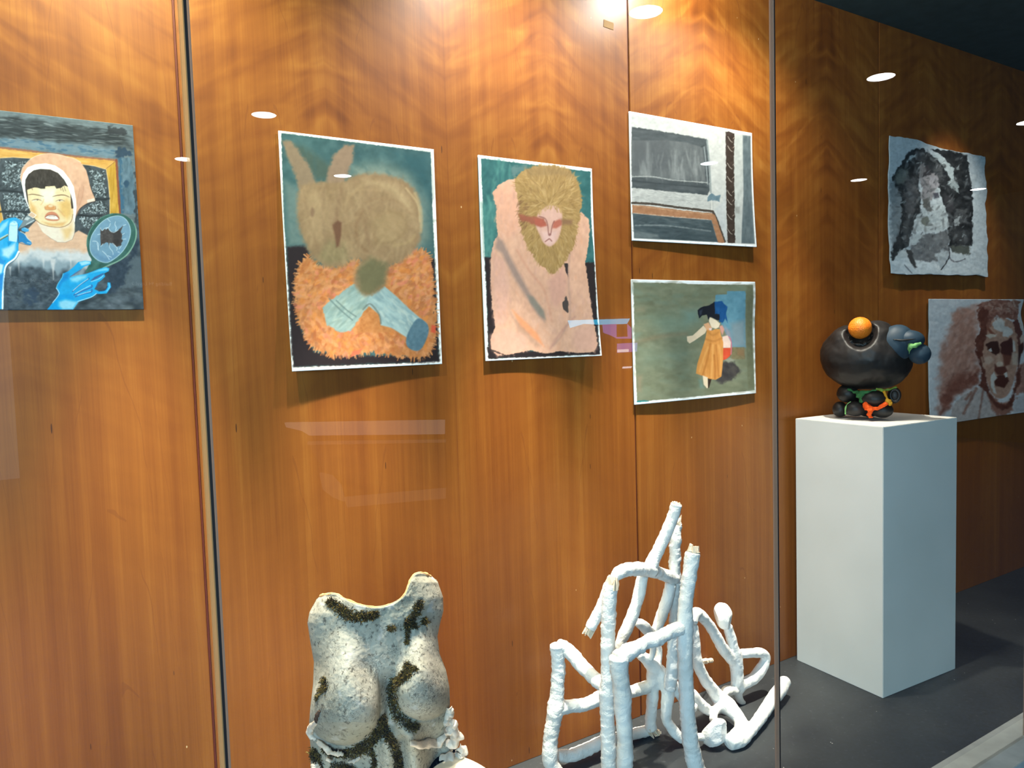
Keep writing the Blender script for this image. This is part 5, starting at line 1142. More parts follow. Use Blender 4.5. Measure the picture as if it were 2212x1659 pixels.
post('strut', [(1461, 1090, -0.28, 11.5), (1455, 1112, -0.275, 12), (1440, 1150, -0.265, 12.5), (1421, 1190, -0.255, 12.5), (1404, 1226, -0.25, 15)], 12, torn=0.55)
post('strut', [(1388, 1245, -0.24, 11.5), (1380, 1285, -0.235, 12), (1364, 1335, -0.23, 12), (1346, 1375, -0.225, 11.5), (1336, 1400, -0.22, 10)], 13, wrap=.05)
post('strut', [(1449, 1262, -0.21, 11.5), (1440, 1300, -0.20, 12), (1424, 1345, -0.19, 11.5), (1412, 1375, -0.18, 8.5), (1410, 1410, -0.17, 6), (1404, 1424, -0.165, 6)], 14, wrap=.05)
post('strut', [(1314, 1262, -0.27, 9), (1303, 1300, -0.26, 11), (1287, 1335, -0.25, 11.5), (1275, 1358, -0.245, 11)], 15, torn=-1.6)

# ------------------------------------------------------------------ white stick people on the floor
def figure(name, label, rods, heads=(), seed=0, ends=()):
    P0 = [rod_pts(r) for r in rods]
    allp = [p for P, R_ in P0 for p in P]
    zmin = min(p.z - r for P, R_ in P0 for p, r in zip(P, R_))
    b = Vector((sum(p.x for p in allp) / len(allp), sum(p.y for p in allp) / len(allp), 0.0))
    e = empty(name, b); tag(e, label, 'sculpture', 'white plaster stick people')
    bm = bmesh.new()
    for k, (P, R_) in enumerate(P0): tube(bm, P, R_, seg=12, wrap=.0, fine=.02, seed=seed + k)
    me = bpy.data.meshes.new('tmp'); bm.to_mesh(me); bm.free()
    o = bpy.data.objects.new('tmp', me); COL.objects.link(o)
    md = o.modifiers.new('r', 'REMESH'); md.mode = 'VOXEL'; md.voxel_size = 0.0042
    sm_ = o.modifiers.new('s', 'SMOOTH'); sm_.factor = 0.5; sm_.iterations = 5
    dg = bpy.context.evaluated_depsgraph_get(); m2 = bpy.data.meshes.new_from_object(o.evaluated_get(dg))
    bpy.data.objects.remove(o)
    m2.name = 'body'
    n = len(m2.vertices); co = np.empty(n * 3, np.float32); m2.vertices.foreach_get('co', co); co = co.reshape(-1, 3)
    no = np.empty(n * 3, np.float32); m2.vertices.foreach_get('normal', no); no = no.reshape(-1, 3)
    d = np.array([mnoise.noise(Vector(c) * 38 + Vector((seed, 0, 0))) * 0.0022 + mnoise.noise(Vector(c) * 95) * 0.0010 for c in co])
    co = co + no * d[:, None]; m2.vertices.foreach_set('co', co.astype(np.float32).ravel()); m2.update(); m2.shade_smooth()
    m2.materials.clear()
    link('body', m2, M_PLASTER, e)
    for (cx, cy, y, rx, ry, ang, sd) in heads:
        c = at(cx, cy, y) if y < 0 else on_floor(cx, cy, y); k = float((np.array(c) - CAM) @ FW) / F
        bm = bmesh.new(); bmesh.ops.create_icosphere(bm, subdivisions=4, radius=1.0)
        ca, sa = math.cos(ang), math.sin(ang)
        R_ = Vector(RX); U_ = Vector(UP); W_ = Vector(FW)
        rnd = random.Random(sd)
        planes = [(Vector((rnd.gauss(0, 1), rnd.gauss(0, 1), rnd.gauss(0, 1))).normalized(), rnd.uniform(.68, .9)) for _ in range(11)]
        for v in bm.verts:
            for pn, dd in planes:
                ex = v.co.dot(pn) - dd
                if ex > 0: v.co -= pn * ex * .92
            q = v.co * (1 + .05 * mnoise.noise(v.co * 2.2 + Vector((sd, 0, 0))))
            a, bb = q.x * rx * k, q.y * ry * k
            v.co = c + R_ * (a * ca - bb * sa) + U_ * (a * sa + bb * ca) + W_ * q.z * (rx * .85) * k
        from_bm('head', bm, M_PLASTER, e, smooth=False)
    for (p, q, r, sd, L) in ends:
        a, b2 = at(*p), at(*q); torn_end(e, a, b2 - a, px_r(a, r), sd, L=L)
    return e
# figure bending behind the frame
figure('stick_figure', 'white plaster stick figure bending behind the rod frame, one cream foot on the floor', [
    [(1374, 1343, -0.20, 9), (1390, 1352, -0.20, 11.5), (1408, 1372, -0.19, 11.5), (1425, 1390, -0.18, 9)],
    [(1380, 1412, -0.15, 10), (1398, 1426, -0.15, 12.5), (1415, 1444, -0.15, 16), (1430, 1462, -0.15, 16), (1445, 1482, -0.16, 14)],
    [(1408, 1440, -0.145, 12), (1410, 1470, -0.14, 13), (1410, 1500, -0.13, 13), (1408, 1530, -0.125, 12), (1405, 1560, -0.12, 12), (1407, 1576, -0.12, 12)],
    [(1418, 1390, -0.15, 8), (1424, 1410, -0.15, 7), (1418, 1440, -0.15, 10)],
    [(1428, 1455, -0.16, 13), (1442, 1490, -0.17, 14), (1440, 1530, -0.18, 12), (1440, 1555, -0.18, 11), (1456, 1580, -0.19, 11), (1474, 1598, -0.20, 10)],
    [(1438, 1470, -0.16, 11), (1462, 1486, -0.18, 11), (1475, 1510, -0.19, 11), (1500, 1530, -0.20, 11)]],
    seed=3, ends=[((1408, 1572, -0.12), (1416, 1592, -0.12), 13, 5, 1.6), ((1420, 1583, -0.12), (1440, 1588, -0.12), 8, 6, 1.0)])
# figure sitting up, elbow out
figure('stick_figure', 'white plaster stick figure sitting up at right, egg-shaped head and one bent elbow', [
    [(1572, 1352, -0.13, 10), (1580, 1385, -0.13, 11), (1588, 1420, -0.13, 14), (1592, 1450, -0.13, 13), (1592, 1478, -0.13, 12.5)],
    [(1582, 1428, -0.13, 11), (1560, 1398, -0.14, 12), (1542, 1366, -0.15, 11), (1524, 1340, -0.16, 11), (1503, 1325, -0.17, 13), (1496, 1345, -0.18, 11)],
    [(1592, 1412, -0.13, 9), (1620, 1411, -0.13, 9.5), (1643, 1410, -0.13, 10), (1654, 1422, -0.13, 10), (1644, 1446, -0.13, 12), (1626, 1466, -0.13, 12), (1600, 1480, -0.13, 12)],
    [(1592, 1470, -0.13, 12), (1598, 1484, -0.13, 12), (1588, 1490, -0.13, 10), (1568, 1494, -0.14, 11), (1562, 1508, -0.15, 9)],
    [(1590, 1488, -0.13, 9), (1594, 1504, -0.13, 9), (1602, 1515, -0.13, 7), (1608, 1518, -0.13, 5)]],
    heads=[(1563, 1331, -0.13, 21, 30, 0.25, 5)], seed=11)
# figure lying on its side
figure('stick_figure', 'white plaster stick figure lying on the floor at right, one long leg pointing right', [
    [(1500, 1350, -0.18, 8), (1503, 1395, -0.18, 10.5), (1506, 1430, -0.18, 11.5), (1520, 1462, -0.175, 12), (1538, 1488, -0.17, 13), (1556, 1512, -0.17, 17), (1572, 1526, 0.065, 18), (1592, 1546, 0.05, 14), (1602, 1566, 0.038, 14), (1594, 1590, 0.028, 16), (1572, 1604, 0.022, 15)],
    [(1494, 1496, -0.19, 10), (1512, 1520, -0.19, 12), (1535, 1536, -0.185, 10), (1552, 1530, -0.18, 11)],
    [(1554, 1522, -0.18, 11), (1544, 1540, -0.20, 8), (1540, 1556, -0.22, 8)],
    [(1575, 1604, 0.022, 15), (1600, 1598, 0.022, 14), (1618, 1580, 0.024, 13), (1640, 1554, 0.028, 12.5), (1662, 1520, 0.034, 13), (1682, 1494, 0.042, 14), (1697, 1471, 0.05, 12)],
    [(1498, 1590, 0.035, 7), (1512, 1592, 0.035, 8), (1528, 1592, 0.035, 8)]],
    heads=[(1544, 1582, 0.045, 27, 35, -0.45, 9)], seed=23)
e = at(1521, 1429, -0.02); bm = bmesh.new()
tube(bm, [at(1512, 1430, -0.10), at(1526, 1428, -0.04), at(1538, 1426, -0.012)], [0.006, 0.008, 0.006], seg=10, wrap=.3, fine=.3, seed=4)
sc = from_bm('paper_scrap', bm, M_TORN, frame)

# ------------------------------------------------------------------ black lobed creature with an orange ball
pcz = Vector((pc.x, pc.y, PH))
PB, nB = facing_plane((pc.x - 0.03, pc.y + 0.02, PH))
kB = float((np.array(pcz) - CAM) @ FW) / F
RXh = Vector((nB.y, -nB.x, 0)) * -1
if RXh.dot(Vector(RX)) < 0: RXh = -RXh
ZU = Vector((0, 0, 1))
def blob_bm(bm, cx, cy, rx, ry, d=0.0, rd=None, ang=0.0, amp=.03, fr=3.0, seed=0, sub=4):
    c = PB(cx, cy, d); rd = rd if rd is not None else rx
    r = bmesh.ops.create_icosphere(bm, subdivisions=sub, radius=1.0)
    ca, sa = math.cos(ang), math.sin(ang)
    for v in r['verts']:
        q = v.co * (1 + amp * mnoise.noise(v.co * fr + Vector((seed, 0, 0))))
        a, b = q.x * rx * kB, q.z * ry * kB
        v.co = c + RXh * (a * ca - b * sa) + ZU * (a * sa + b * ca) + nB * (-q.y) * rd * kB
def black_material():
    t = NT('black_painted_clay'); co = t.obj(); n = t.noise(co, 12, 4)
    t.set(t.ramp(n, [(0.3, srgb(19, 17, 16)), (0.7, srgb(36, 32, 31))]), 0.5, 0.4); t.bump(t.noise(co, 60, 3), 0.25, 0.003); return t.m
M_BLACK = black_material()
M_BLACK_VEILED = plain('black_clay_veiled', srgb(35, 54, 68), 0.55, 0.35, var=.08)  # black clay behind the pane's reflection, its bluish veil put into the colour
M_PEBBLE = plain('grey_bare_patch', srgb(70, 66, 72), 0.6, 0.3, var=.3, scale=70)
beast = empty('creature_sculpture', pcz); tag(beast, 'black lobed clay creature, snout tinted by a painted glass veil, on the white plinth', 'sculpture')
bm = bmesh.new()
blob_bm(bm, 1868, 771, 91, 71, 0, 84, -0.06, .025, 1.6, 1)
blob_bm(bm, 1834, 738, 42, 36, 0.02, 56, 0.2, .03, 2.0, 2)
blob_bm(bm, 1892, 730, 40, 38, 0.02, 56, 0.0, .03, 2, 3)
blob_bm(bm, 1902, 790, 62, 50, 0, 62, 0.35, .02, 2, 4)
me = bpy.data.meshes.new('t'); bm.to_mesh(me); bm.free(); o = bpy.data.objects.new('t', me); COL.objects.link(o)
md = o.modifiers.new('r', 'REMESH'); md.mode = 'VOXEL'; md.voxel_size = 0.006
s_ = o.modifiers.new('s', 'SMOOTH'); s_.factor = .5; s_.iterations = 40
m2 = bpy.data.meshes.new_from_object(o.evaluated_get(bpy.context.evaluated_depsgraph_get())); bpy.data.objects.remove(o)
# press a hollow for the ball
bc = PB(1857.8, 708.5, 0.088); br = 23.6 * kB * 0.97
for v in m2.vertices:
    dv = v.co - bc; s_d = dv.dot(nB); pp = dv - nB * s_d; r_p = pp.length
    if pp.dot(ZU) < 0: r_p = math.hypot(pp.dot(RXh), pp.dot(ZU) * 0.74)
    R_h = br * 1.12
    if r_p < R_h * 1.35:
        k = 1.0 if r_p < R_h else 1 - (r_p - R_h) / (R_h * .35)
        lim = -math.sqrt(max(R_h * R_h - min(r_p, R_h) ** 2, 0)) - 0.004
        if s_d > lim and s_d > -R_h * 1.2: v.co -= nB * (s_d - lim) * (k * k * (3 - 2 * k))
for v in m2.vertices: v.co += v.normal * (0.0035 * mnoise.noise(v.co * 22) + 0.0016 * mnoise.noise(v.co * 60))
m2.materials.clear(); m2.shade_smooth(); link('body', m2, M_BLACK, beast)
bm = bmesh.new()                                    # lip round the hollow
lip = [PB(1857.8 + 27 * math.cos(a) , 722 + 24 * math.sin(a), 0.072 + 0.018 * math.sin(a)) for a in np.linspace(math.radians(5), math.radians(175), 14)]
tube(bm, lip, [0.004 + 0.006 * math.sin(math.pi * k / 13) for k in range(14)], seg=10, wrap=.05, fine=.5, seed=2); from_bm('hollow_rim', bm, M_BLACK, beast, smooth=True)
bm = bmesh.new(); blob_bm(bm, 1893, 738, 17, 15, 0.066, 10, .2, .12, 4, 8); from_bm('bare_patch', bm, M_PEBBLE, beast, smooth=True)
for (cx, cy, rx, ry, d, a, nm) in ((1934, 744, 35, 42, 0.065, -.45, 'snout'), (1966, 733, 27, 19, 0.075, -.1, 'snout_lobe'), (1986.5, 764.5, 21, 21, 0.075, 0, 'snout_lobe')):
    bm = bmesh.new(); blob_bm(bm, cx, cy, rx, ry, d, rx * .8, a, .015, 2, cx); from_bm(nm, bm, M_BLACK_VEILED, beast, smooth=True)
bm = bmesh.new(); tube(bm, [PB(1929, 733, 0.114), PB(1950, 735, 0.118), PB(1978, 732, 0.110)], [.001, .0042, .001], seg=8, wrap=0, fine=.05); from_bm('mouth_slit', bm, M_BLACK, beast, smooth=True)
M_FG = {k: plain('foam_' + k, srgb(*c), 0.8, 0.15, var=.2, scale=60, bump=.5) for k, c in dict(green=(52, 104, 60), lime=(112, 140, 56), yellow=(186, 136, 36), orange=(226, 84, 26), pale=(120, 170, 104)).items()}
bm = bmesh.new(); tube(bm, [PB(1989, 741, .100), PB(1976, 746, .106), PB(1966, 749, .106), PB(1964, 764, .096)], [.004, .007, .009, .002], seg=8, wrap=.1, fine=.3, seed=8); from_bm('foam_seam', bm, M_FG['pale'], beast, smooth=True)
# lower lobes
for k, (cx, cy, rx, ry, d, rd) in enumerate(((1831, 850, 22, 20, 0.02, 24), (1888, 861, 26, 17, 0.075, 20), (1932, 854, 13, 17, 0.06, 14), (1815, 884, 16, 17, 0.0, 20), (1847, 883, 22, 16, 0.06, 20), (1906, 886, 21, 16, 0.065, 20), (1876, 876, 30, 24, 0.0, 34))):
    bm = bmesh.new(); blob_bm(bm, cx, cy, rx, ry, d, rd, 0, .03, 2, k + 20)
    for v in bm.verts: v.co.z = max(v.co.z, PH + 0.0008)
    from_bm('lower_lobe', bm, M_BLACK, beast, smooth=True)
bm = bmesh.new(); rg = [PB(1933 + 9.5 * math.cos(a), 854 + 12.5 * math.sin(a), .083) for a in np.linspace(0, 2 * math.pi, 17)]
tube(bm, rg, [.0045] * 17, seg=8, wrap=0, fine=.1); from_bm('ring_lobe', bm, M_BLACK, beast, smooth=True)
def seam(col, pts, w, d):
    bm = bmesh.new(); tube(bm, [PB(1750 + x / 6.382, 660 + y / 6.382, d if not isinstance(d, (list, tuple)) else d[i]) for i, (x, y) in enumerate(pts)], [q * kB for q in w], seg=8, wrap=.12, fine=.48, step=.003, seed=len(pts) * 3)
    from_bm('foam_seam', bm, M_FG[col], beast, smooth=True)
seam('green', [(520, 1150), (600, 1190), (680, 1225), (715, 1275), (745, 1320)], [2, 4, 6.5, 7, 5], [.062, .068, .074, .08, .084])
seam('green', [(690, 1215), (760, 1195), (850, 1172), (920, 1160)], [4, 3.5, 3.2, 3], .088)
seam('lime', [(910, 1160), (1000, 1166), (1060, 1160), (1120, 1145), (1190, 1128)], [3.2, 3.5, 3, 2.4, 1.5], [.09, .092, .086, .078, .07])
seam('yellow', [(1020, 1180), (1040, 1220), (1055, 1270), (1065, 1310), (1100, 1345), (1130, 1350)], [4.5, 4, 3.2, 3.5, 4, 3], .096)
seam('orange', [(748, 1350), (790, 1390), (825, 1430), (822, 1490), (824, 1545)], [4, 6, 6.5, 5, 4.6], [.094, .100, .104, .104, .104])
seam('orange', [(825, 1425), (900, 1425), (960, 1405), (1020, 1375), (1052, 1340)], [4, 3.6, 3.8, 3.2, 2.5], .104)
seam('pale', [(560, 1325), (510, 1365), (488, 1420), (485, 1500)], [1.2, 1.6, 1.6, 1.2], .083)
# the ball
bm = bmesh.new(); bmesh.ops.create_uvsphere(bm, u_segments=48, v_segments=32, radius=br)
ball = from_bm('ball', bm, None, None, smooth=True); ball.location = bc
def ball_material():
    t = NT('orange_rind'); co = t.obj(); n = t.noise(co, 30, 2)
    vo = t.n('ShaderNodeTexVoronoi'); t.l(co, vo.inputs['Vector']); vo.inputs['Scale'].default_value = 260
    t.set(t.ramp(n, [(0.3, srgb(238, 118, 24)), (0.7, srgb(246, 140, 36))]), 0.45, 0.4); t.bump(vo.outputs['Distance'], 0.5, 0.002); return t.m
ball.data.materials.append(ball_material()); tag(ball, 'dimpled orange ball resting in the black creature\'s hollow', 'ball')

# ------------------------------------------------------------------ torso cast on a round stand
t0 = at(820, 1500, -0.34)
PT, nT = facing_plane((t0.x, t0.y, 0)); kT = float((np.array(t0) - CAM) @ FW) / F
torso = empty('torso_sculpture', (t0.x, t0.y, 0.0)); tag(torso, 'weathered grey torso cast with moss and curled bark on a round stand', 'sculpture')
Lp = np.array([(694, 1288), (683, 1298), (668, 1325), (664, 1345), (670, 1385), (678, 1430), (676, 1480), (670, 1530), (667, 1575), (671, 1615), (671, 1662), (676, 1720)], float)
Rp = np.array([(930, 1245), (946, 1258), (957, 1290), (958, 1320), (951, 1345), (945, 1375), (950, 1415), (964, 1450), (971, 1485), (972, 1520), (968, 1552), (972, 1590), (982, 1640), (990, 1720)], float)
Tp = smooth_pts([(694, 1288), (710, 1284), (724, 1285), (735, 1291), (752, 1299), (772, 1307), (800, 1313), (822, 1313), (845, 1307), (862, 1298), (876, 1284), (884, 1262), (893, 1245), (904, 1239), (916, 1240), (930, 1246)], 6, False)
def tors():
    nu, nv = 200, 260
    ti = np.concatenate([[0], np.cumsum(np.hypot(*np.diff(Tp, axis=0).T))]); ti /= ti[-1]
    U = np.linspace(0, 1, nu); tx = np.interp(U, ti, Tp[:, 0]); ty = np.interp(U, ti, Tp[:, 1])
    V = np.linspace(0, 1, nv)
    X = np.zeros((nv, nu)); Y = np.zeros((nv, nu))
    yb = 1720.0
    for j, v in enumerate(V):
        y = ty + (yb - ty) * v
        xl = np.interp(y, Lp[:, 1], Lp[:, 0]); xr = np.interp(y, Rp[:, 1], Rp[:, 0])
        f = (tx - 694) / (930 - 694)
        g = min(1, v / .35); g = g * g * (3 - 2 * g)
        # start from the rim's own x, ease to an even spread between the two outlines
        xe = xl + (xr - xl) * f
        # keep the sides on the outline from the rim down
        side = np.abs(2 * U - 1) ** 6
        gg = np.maximum(g, side)
        X[j] = tx * (1 - gg) + xe * gg; Y[j] = y
    return X, Y
TX, TY = tors()
def bulge(X, Y):
    xl = np.interp(Y, Lp[:, 1], Lp[:, 0]); xr = np.interp(Y, Rp[:, 1], Rp[:, 0])
    c, hw = (xl + xr) / 2, (xr - xl) / 2
    q = np.clip(1 - ((X - c) / (hw * 1.01)) ** 2, 0, 1)
    d = 92 * np.sqrt(q) - 30
    # shoulders lean back, collar bones
    d = d - 10 * np.clip((1340 - Y) / 90, 0, 1.2) ** 1.5
    def seg(ax, ay, bx, by, w, h):
        ex, ey = bx - ax, by - ay; t = np.clip(((X - ax) * ex + (Y - ay) * ey) / (ex * ex + ey * ey), 0, 1)
        r = np.hypot(X - ax - t * ex, Y - ay - t * ey); return h * np.exp(-(r / w) ** 2)
    d = d + seg(700, 1325, 800, 1345, 15, 4) + seg(850, 1350, 925, 1305, 15, 4) - seg(824, 1330, 824, 1345, 16, 3)
    def breast(cx, cy, rx, up, dn, h):
        ry = np.where(Y < cy, up, dn)
        s_ = ((X - cx) / rx) ** 2 + ((Y - cy) / ry) ** 2
        ball_ = np.sqrt(np.clip(1 - s_, 0, 1))
        soft = np.clip(1 - s_, 0, 1) ** 2.2
        w = np.clip((cy - Y) / (up * .45), 0, 1); w = w * w * (3 - 2 * w)
        return h * (ball_ * (1 - w) + soft * w)
    d = np.maximum(d, d + breast(741, 1530, 80, 215, 80, 78)); d = d + breast(914, 1498, 62, 180, 58, 72)
    d = d - seg(838, 1470, 842, 1570, 16, 20)
    lowm = np.clip((Y - 1560) / 40, 0, 1)
    d = d - lowm * 26
    # belly: two pale ridges, hollows beside them
    d = d + seg(838, 1612, 842, 1720, 22, 30) + seg(893, 1590, 905, 1720, 24, 34) + seg(860, 1570, 885, 1600, 18, 18) - seg(866, 1600, 872, 1720, 9, 14) - seg(945, 1625, 955, 1690, 26, 34) - seg(770, 1650, 800, 1700, 26, 26)
    return d
def torso_fn(px, py, out=0.0):
    d = float(bulge(np.array([float(px)]), np.array([float(py)]))[0])
    return PT(px, py, d * kT + out)
D_ = bulge(TX, TY)
ND = fbm(TX / 7.0, TY / 7.0, 4) - 0.5; ND2 = fbm(TX / 30 + 5, TY / 30, 3) - .5
D_ = D_ + ND * 2.6 + ND2 * 5
nv_, nu_ = TX.shape
fv = [PT(TX[j, i], TY[j, i], D_[j, i] * kT) - Vector(torso.location) for j in range(nv_) for i in range(nu_)]
th = nT * -0.013
zd = 0.330 * S
fv = [Vector((v.x, v.y, max(v.z, zd + 0.001))) for v in fv]
nF = len(fv); fv += [Vector((v.x + th.x, v.y + th.y, v.z)) for v in fv]
fs = []
for j in range(nv_ - 1):
    for i in range(nu_ - 1):
        a = j * nu_ + i; fs.append((a, a + nu_, a + nu_ + 1, a + 1)); fs.append((nF + a, nF + a + 1, nF + a + nu_ + 1, nF + a + nu_))
bd = [i for i in range(nu_)] + [j * nu_ + nu_ - 1 for j in range(1, nv_)] + [(nv_ - 1) * nu_ + i for i in range(nu_ - 2, -1, -1)] + [j * nu_ for j in range(nv_ - 2, 0, -1)]
for k in range(len(bd)):
    a, b = bd[k], bd[(k + 1) % len(bd)]; fs.append((a, b, nF + b, nF + a))
me = bpy.data.meshes.new('torso_shell'); me.from_pydata(fv, [], fs); me.update(); me.shade_smooth()
def torso_material():
    t = NT('weathered_cast'); co = t.obj()
    n = t.noise(co, 9, 4); c = t.ramp(n, [(0.3, srgb(140, 136, 122)), (0.55, srgb(172, 167, 153)), (0.75, srgb(192, 187, 176))])
    pt = t.noise(co, 4.5, 3); c = t.mix(t.math('MULTIPLY', t.ramp(pt, [(0.5, (0, 0, 0)), (0.66, (1, 1, 1))]), 0.55), c, srgb(112, 118, 102))
    cr = t.noise(co, 60, 5, 0.65, 2.5); ck = t.ramp(t.math('ABSOLUTE', t.math('SUBTRACT', cr, 0.5)), [(0.0, (1, 1, 1)), (0.04, (0, 0, 0))])
    gate = t.math('MULTIPLY', t.ramp(t.noise(co, 22, 3), [(0.40, (0, 0, 0)), (0.54, (1, 1, 1))]), t.ramp(t.noise(co, 6.0, 2), [(0.42, (0.15, 0.15, 0.15)), (0.6, (1, 1, 1))]))
    c = t.mix(t.math('MULTIPLY', t.math('MULTIPLY', ck, gate), 0.92), c, srgb(40, 33, 28))
    spk = t.ramp(t.noise(co, 110, 3, 0.65), [(0.56, (0, 0, 0)), (0.66, (1, 1, 1))])
    c = t.mix(t.math('MULTIPLY', spk, 0.7), c, srgb(62, 55, 48))
    wp = t.ramp(t.noise(co, 26, 3), [(0.64, (0, 0, 0)), (0.7, (1, 1, 1))]); c = t.mix(t.math('MULTIPLY', wp, 0.5), c, srgb(186, 185, 183))
    t.set(c, 0.62, 0.3); t.bump(t.math('ADD', cr, t.math('MULTIPLY', t.noise(co, 130, 3), 0.6)), 0.4, 0.003); return t.m
M_TORSO = torso_material()
M_RIM_LIGHT = plain('rim_light_orange', srgb(196, 150, 104), 0.8, 0.1, var=.2, scale=60)  # orange rim light along the neck edge, put into the colour
tsh = link('torso_shell', me, M_TORSO, None); tsh.parent = torso
bm = bmesh.new(); rp = [PT(TX[0, i], TY[0, i], D_[0, i] * kT - 0.007) for i in range(0, nu_, 3)]
tube(bm, rp, [0.0042] * len(rp), seg=8, wrap=.1, fine=.25, seed=2, step=.004); from_bm('neck_rim_lit', bm, M_RIM_LIGHT, torso, smooth=True)
# moss
M_MOSS = [plain('moss_olive', srgb(98, 84, 42), 0.9, 0.05, var=.3), plain('moss_dark', srgb(54, 45, 28), 0.9, 0.05, var=.3)]
def moss(path, w, n, seed, L=8.5):
    rnd = random.Random(seed); P = smooth_pts(path, 10, False); vs, fs, mi = [], [], []
    wf = w if isinstance(w, (list, tuple)) else [w] * len(path)
    for k in range(int(n * 1.7)):
        t = rnd.random() * (len(P) - 1); i = int(t); f = t - i
        a = P[i] * (1 - f) + P[min(i + 1, len(P) - 1)] * f
        wk = np.interp(t / (len(P) - 1), np.linspace(0, 1, len(wf)), wf)
        ang = rnd.uniform(0, 6.283); r = wk / 2 * math.sqrt(rnd.random()) * rnd.uniform(.7, 1.15)
        x, y = a[0] + r * math.cos(ang), a[1] + r * math.sin(ang)
        p = torso_fn(x, y, -0.001)
        for s in range(2):
            d = (nT * rnd.uniform(.3, 1) + Vector(RX) * rnd.gauss(0, .75) + ZU * rnd.gauss(0, .7)).normalized()
            l = L * rnd.uniform(.5, 1.2) * kT; sd = d.cross(Vector((rnd.gauss(0, 1), rnd.gauss(0, 1), rnd.gauss(0, 1)))).normalized() * 0.0008 * rnd.uniform(.7, 1.5)
            cv_ = Vector((rnd.gauss(0, 1), rnd.gauss(0, 1), rnd.gauss(0, 1))) * l * .22
            b0 = len(vs); mid = p + d * l * .55 + cv_
            vs += [p - sd, p + sd, mid + sd * .8, mid - sd * .8, p + d * l + cv_ * .4]
            fs += [(b0, b0 + 1, b0 + 2, b0 + 3), (b0 + 3, b0 + 2, b0 + 4)]; m = 0 if rnd.random() < .55 else 1; mi += [m, m]
    me = bpy.data.meshes.new('moss'); me.from_pydata([v - Vector(torso.location) for v in vs], [], fs); me.update()
    for m in M_MOSS: me.materials.append(m)
    me.polygons.foreach_set('material_index', mi)
    o = bpy.data.objects.new('moss', me); COL.objects.link(o); o.parent = torso; tag(o, kind='stuff')
for k, (pth, w, n) in enumerate([
    ([(712, 1300), (728, 1310), (745, 1322), (770, 1331), (800, 1330), (812, 1325)], [14, 26, 28, 26, 20, 8], 900),
    ([(907, 1302), (898, 1320), (886, 1340), (880, 1352)], [20, 20, 22, 14], 330), ([(880, 1352), (880, 1375), (879, 1392)], [14, 9, 3], 90),
    ([(838, 1357), (852, 1357)], [8, 7], 50), ([(918, 1338), (916, 1346)], [14, 10], 70), ([(890, 1350), (900, 1355)], [12, 9], 50),
    ([(880, 1436), (884, 1450), (866, 1466), (850, 1480), (848, 1510), (856, 1535), (868, 1556), (890, 1570), (900, 1566)], [16, 28, 22, 26, 28, 26, 26, 20, 8], 1150),
    ([(884, 1442), (902, 1446)], [12, 6], 60),
    ([(698, 1468), (703, 1482), (690, 1494)], [14, 20, 10], 140), ([(706, 1488), (690, 1500), (684, 1512)], [10, 9, 4], 80),
    ([(828, 1545), (820, 1575), (800, 1602), (770, 1620), (730, 1628), (700, 1616)], [14, 26, 28, 24, 20, 12], 950),
    ([(828, 1560), (836, 1585), (848, 1605), (858, 1635), (862, 1668)], [14, 22, 22, 20, 20], 620),
    ([(676, 1620), (684, 1640), (690, 1668)], [16, 24, 20], 330), ([(800, 1620), (810, 1650), (790, 1670)], [14, 10, 8], 160),
    ([(720, 1650), (750, 1660), (780, 1668)], [18, 16, 12], 260), ([(940, 1650), (965, 1640), (985, 1632)], [12, 14, 10], 200), ([(985, 1655), (1000, 1662)], [14, 12], 100)]):
    moss(pth, w, n, 100 + k)
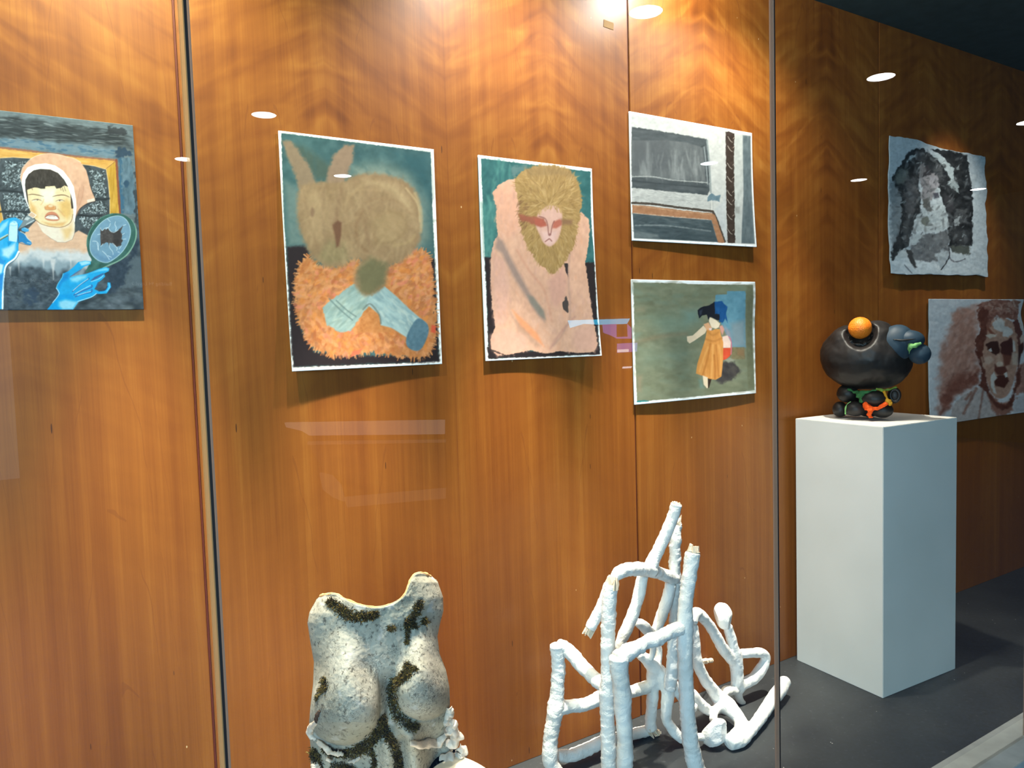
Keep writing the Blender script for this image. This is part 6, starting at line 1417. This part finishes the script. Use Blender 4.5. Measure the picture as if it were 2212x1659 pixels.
# curled bark
M_BARK = plain('curled_bark', srgb(208, 194, 180), 0.75, 0.2, var=.28, scale=30, bump=.6)
M_BARK_DARK = plain('bark_underside', srgb(84, 66, 54), 0.8, 0.1, var=.3, scale=30)
def bark(path, w, seed, out=0.012, mat=None):
    """a curled ribbon of bark standing off the torso along a path"""
    rnd = random.Random(seed); P = smooth_pts(path, 10, False); bm = bmesh.new(); rows = []
    N = len(P)
    for i, p in enumerate(P):
        t = i / (N - 1); wk = w * (0.45 + 0.55 * math.sin(math.pi * min(max(t, .06), .94))) * kT
        b = PT(p[0], p[1], float(bulge(np.array([min(max(p[0], 672), 966)]), np.array([p[1]]))[0]) * kT + out)
        T = P[min(i + 1, N - 1)] - P[max(i - 1, 0)]; T = T / (np.hypot(*T) + 1e-6)
        nx = Vector(RX) * (-T[1]) * -1 + Vector(UP) * (T[0]) * -1 * -1
        row = []
        for k in range(7):
            s = (k / 6 - .5) * 2
            jag = (mnoise.noise(Vector((t * 9, s * 2, seed))) * .35) if abs(s) > .6 else 0
            q = b + nx * s * wk * (.5 + jag * .5) + nT * (wk * .55 * (1 - s * s) + wk * .5 * mnoise.noise(Vector((t * 7 + seed, s, 2)))) + ZU * wk * .25 * mnoise.noise(Vector((t * 6, s * 1.5, seed + 7)))
            row.append((bm.verts.new(q), bm.verts.new(q - nT * 0.0035)))
        rows.append(row)
    for a, b in zip(rows, rows[1:]):
        for k in range(6):
            bm.faces.new((a[k][0], b[k][0], b[k + 1][0], a[k + 1][0])); bm.faces.new((a[k][1], a[k + 1][1], b[k + 1][1], b[k][1]))
        bm.faces.new((a[0][0], a[0][1], b[0][1], b[0][0])); bm.faces.new((a[6][0], b[6][0], b[6][1], a[6][1]))
    for r_ in (rows[0], rows[-1]):
        for k in range(6): bm.faces.new((r_[k][0], r_[k + 1][0], r_[k + 1][1], r_[k][1]))
    bmesh.ops.recalc_face_normals(bm, faces=bm.faces)
    return from_bm('bark_curl', bm, mat or M_BARK, torso, smooth=True)
for k, (pth, w, o_, m) in enumerate([
    ([(970, 1528), (972, 1538), (966, 1550), (962, 1566)], 22, .006, None), ([(966, 1556), (976, 1562), (980, 1568), (968, 1576)], 20, .008, None),
    ([(886, 1606), (905, 1609), (925, 1606), (945, 1606), (955, 1596), (964, 1588)], 18, .016, None), ([(960, 1582), (976, 1578), (986, 1592), (978, 1606), (962, 1606)], 28, .010, None),
    ([(990, 1612), (998, 1622), (992, 1634), (978, 1642)], 28, .010, None), ([(944, 1656), (960, 1646), (978, 1648), (996, 1660)], 34, .014, None),
    ([(682, 1560), (672, 1572), (670, 1586), (682, 1596)], 16, .004, None), ([(684, 1602), (698, 1612), (712, 1624), (726, 1630)], 12, .014, None), ([(716, 1628), (730, 1628), (742, 1630)], 10, .018, None),
    ([(676, 1648), (684, 1658), (690, 1668)], 24, .008, None), ([(704, 1640), (714, 1644)], 12, .012, None), ([(752, 1646), (766, 1644), (778, 1636)], 7, .014, None), ([(690, 1536), (684, 1550), (682, 1564)], 9, .004, M_BARK_DARK)]):
    bark(pth, w, 300 + k, o_, m)
# round stand below the picture's edge
a_, b_ = on_floor(995, 1629, zd / S), on_floor(1050, 1659, zd / S)
cs = on_floor(872, 1745, zd / S); cs.z = 0; rs_ = 0.5 * ((a_ - Vector((cs.x, cs.y, zd))).length + (b_ - Vector((cs.x, cs.y, zd))).length)
stand = empty('round_stand', (cs.x, cs.y, 0.0)); tag(stand, 'round cream stand under the grey torso cast', 'stand')
lathe_obj('top', [(0.0, zd - .028), (rs_ - .004, zd - .028), (rs_, zd - .024), (rs_, zd - .004), (rs_ - .004, zd), (0.0, zd)], M_CREAM, stand, 96, (cs.x, cs.y, 0))
lathe_obj('column', [(0.0, zd - .028), (0.05, zd - .028), (0.05, .02), (0.15, .012), (0.16, 0.0), (0.0, 0.0)], M_CREAM, stand, 48, (cs.x, cs.y, 0))
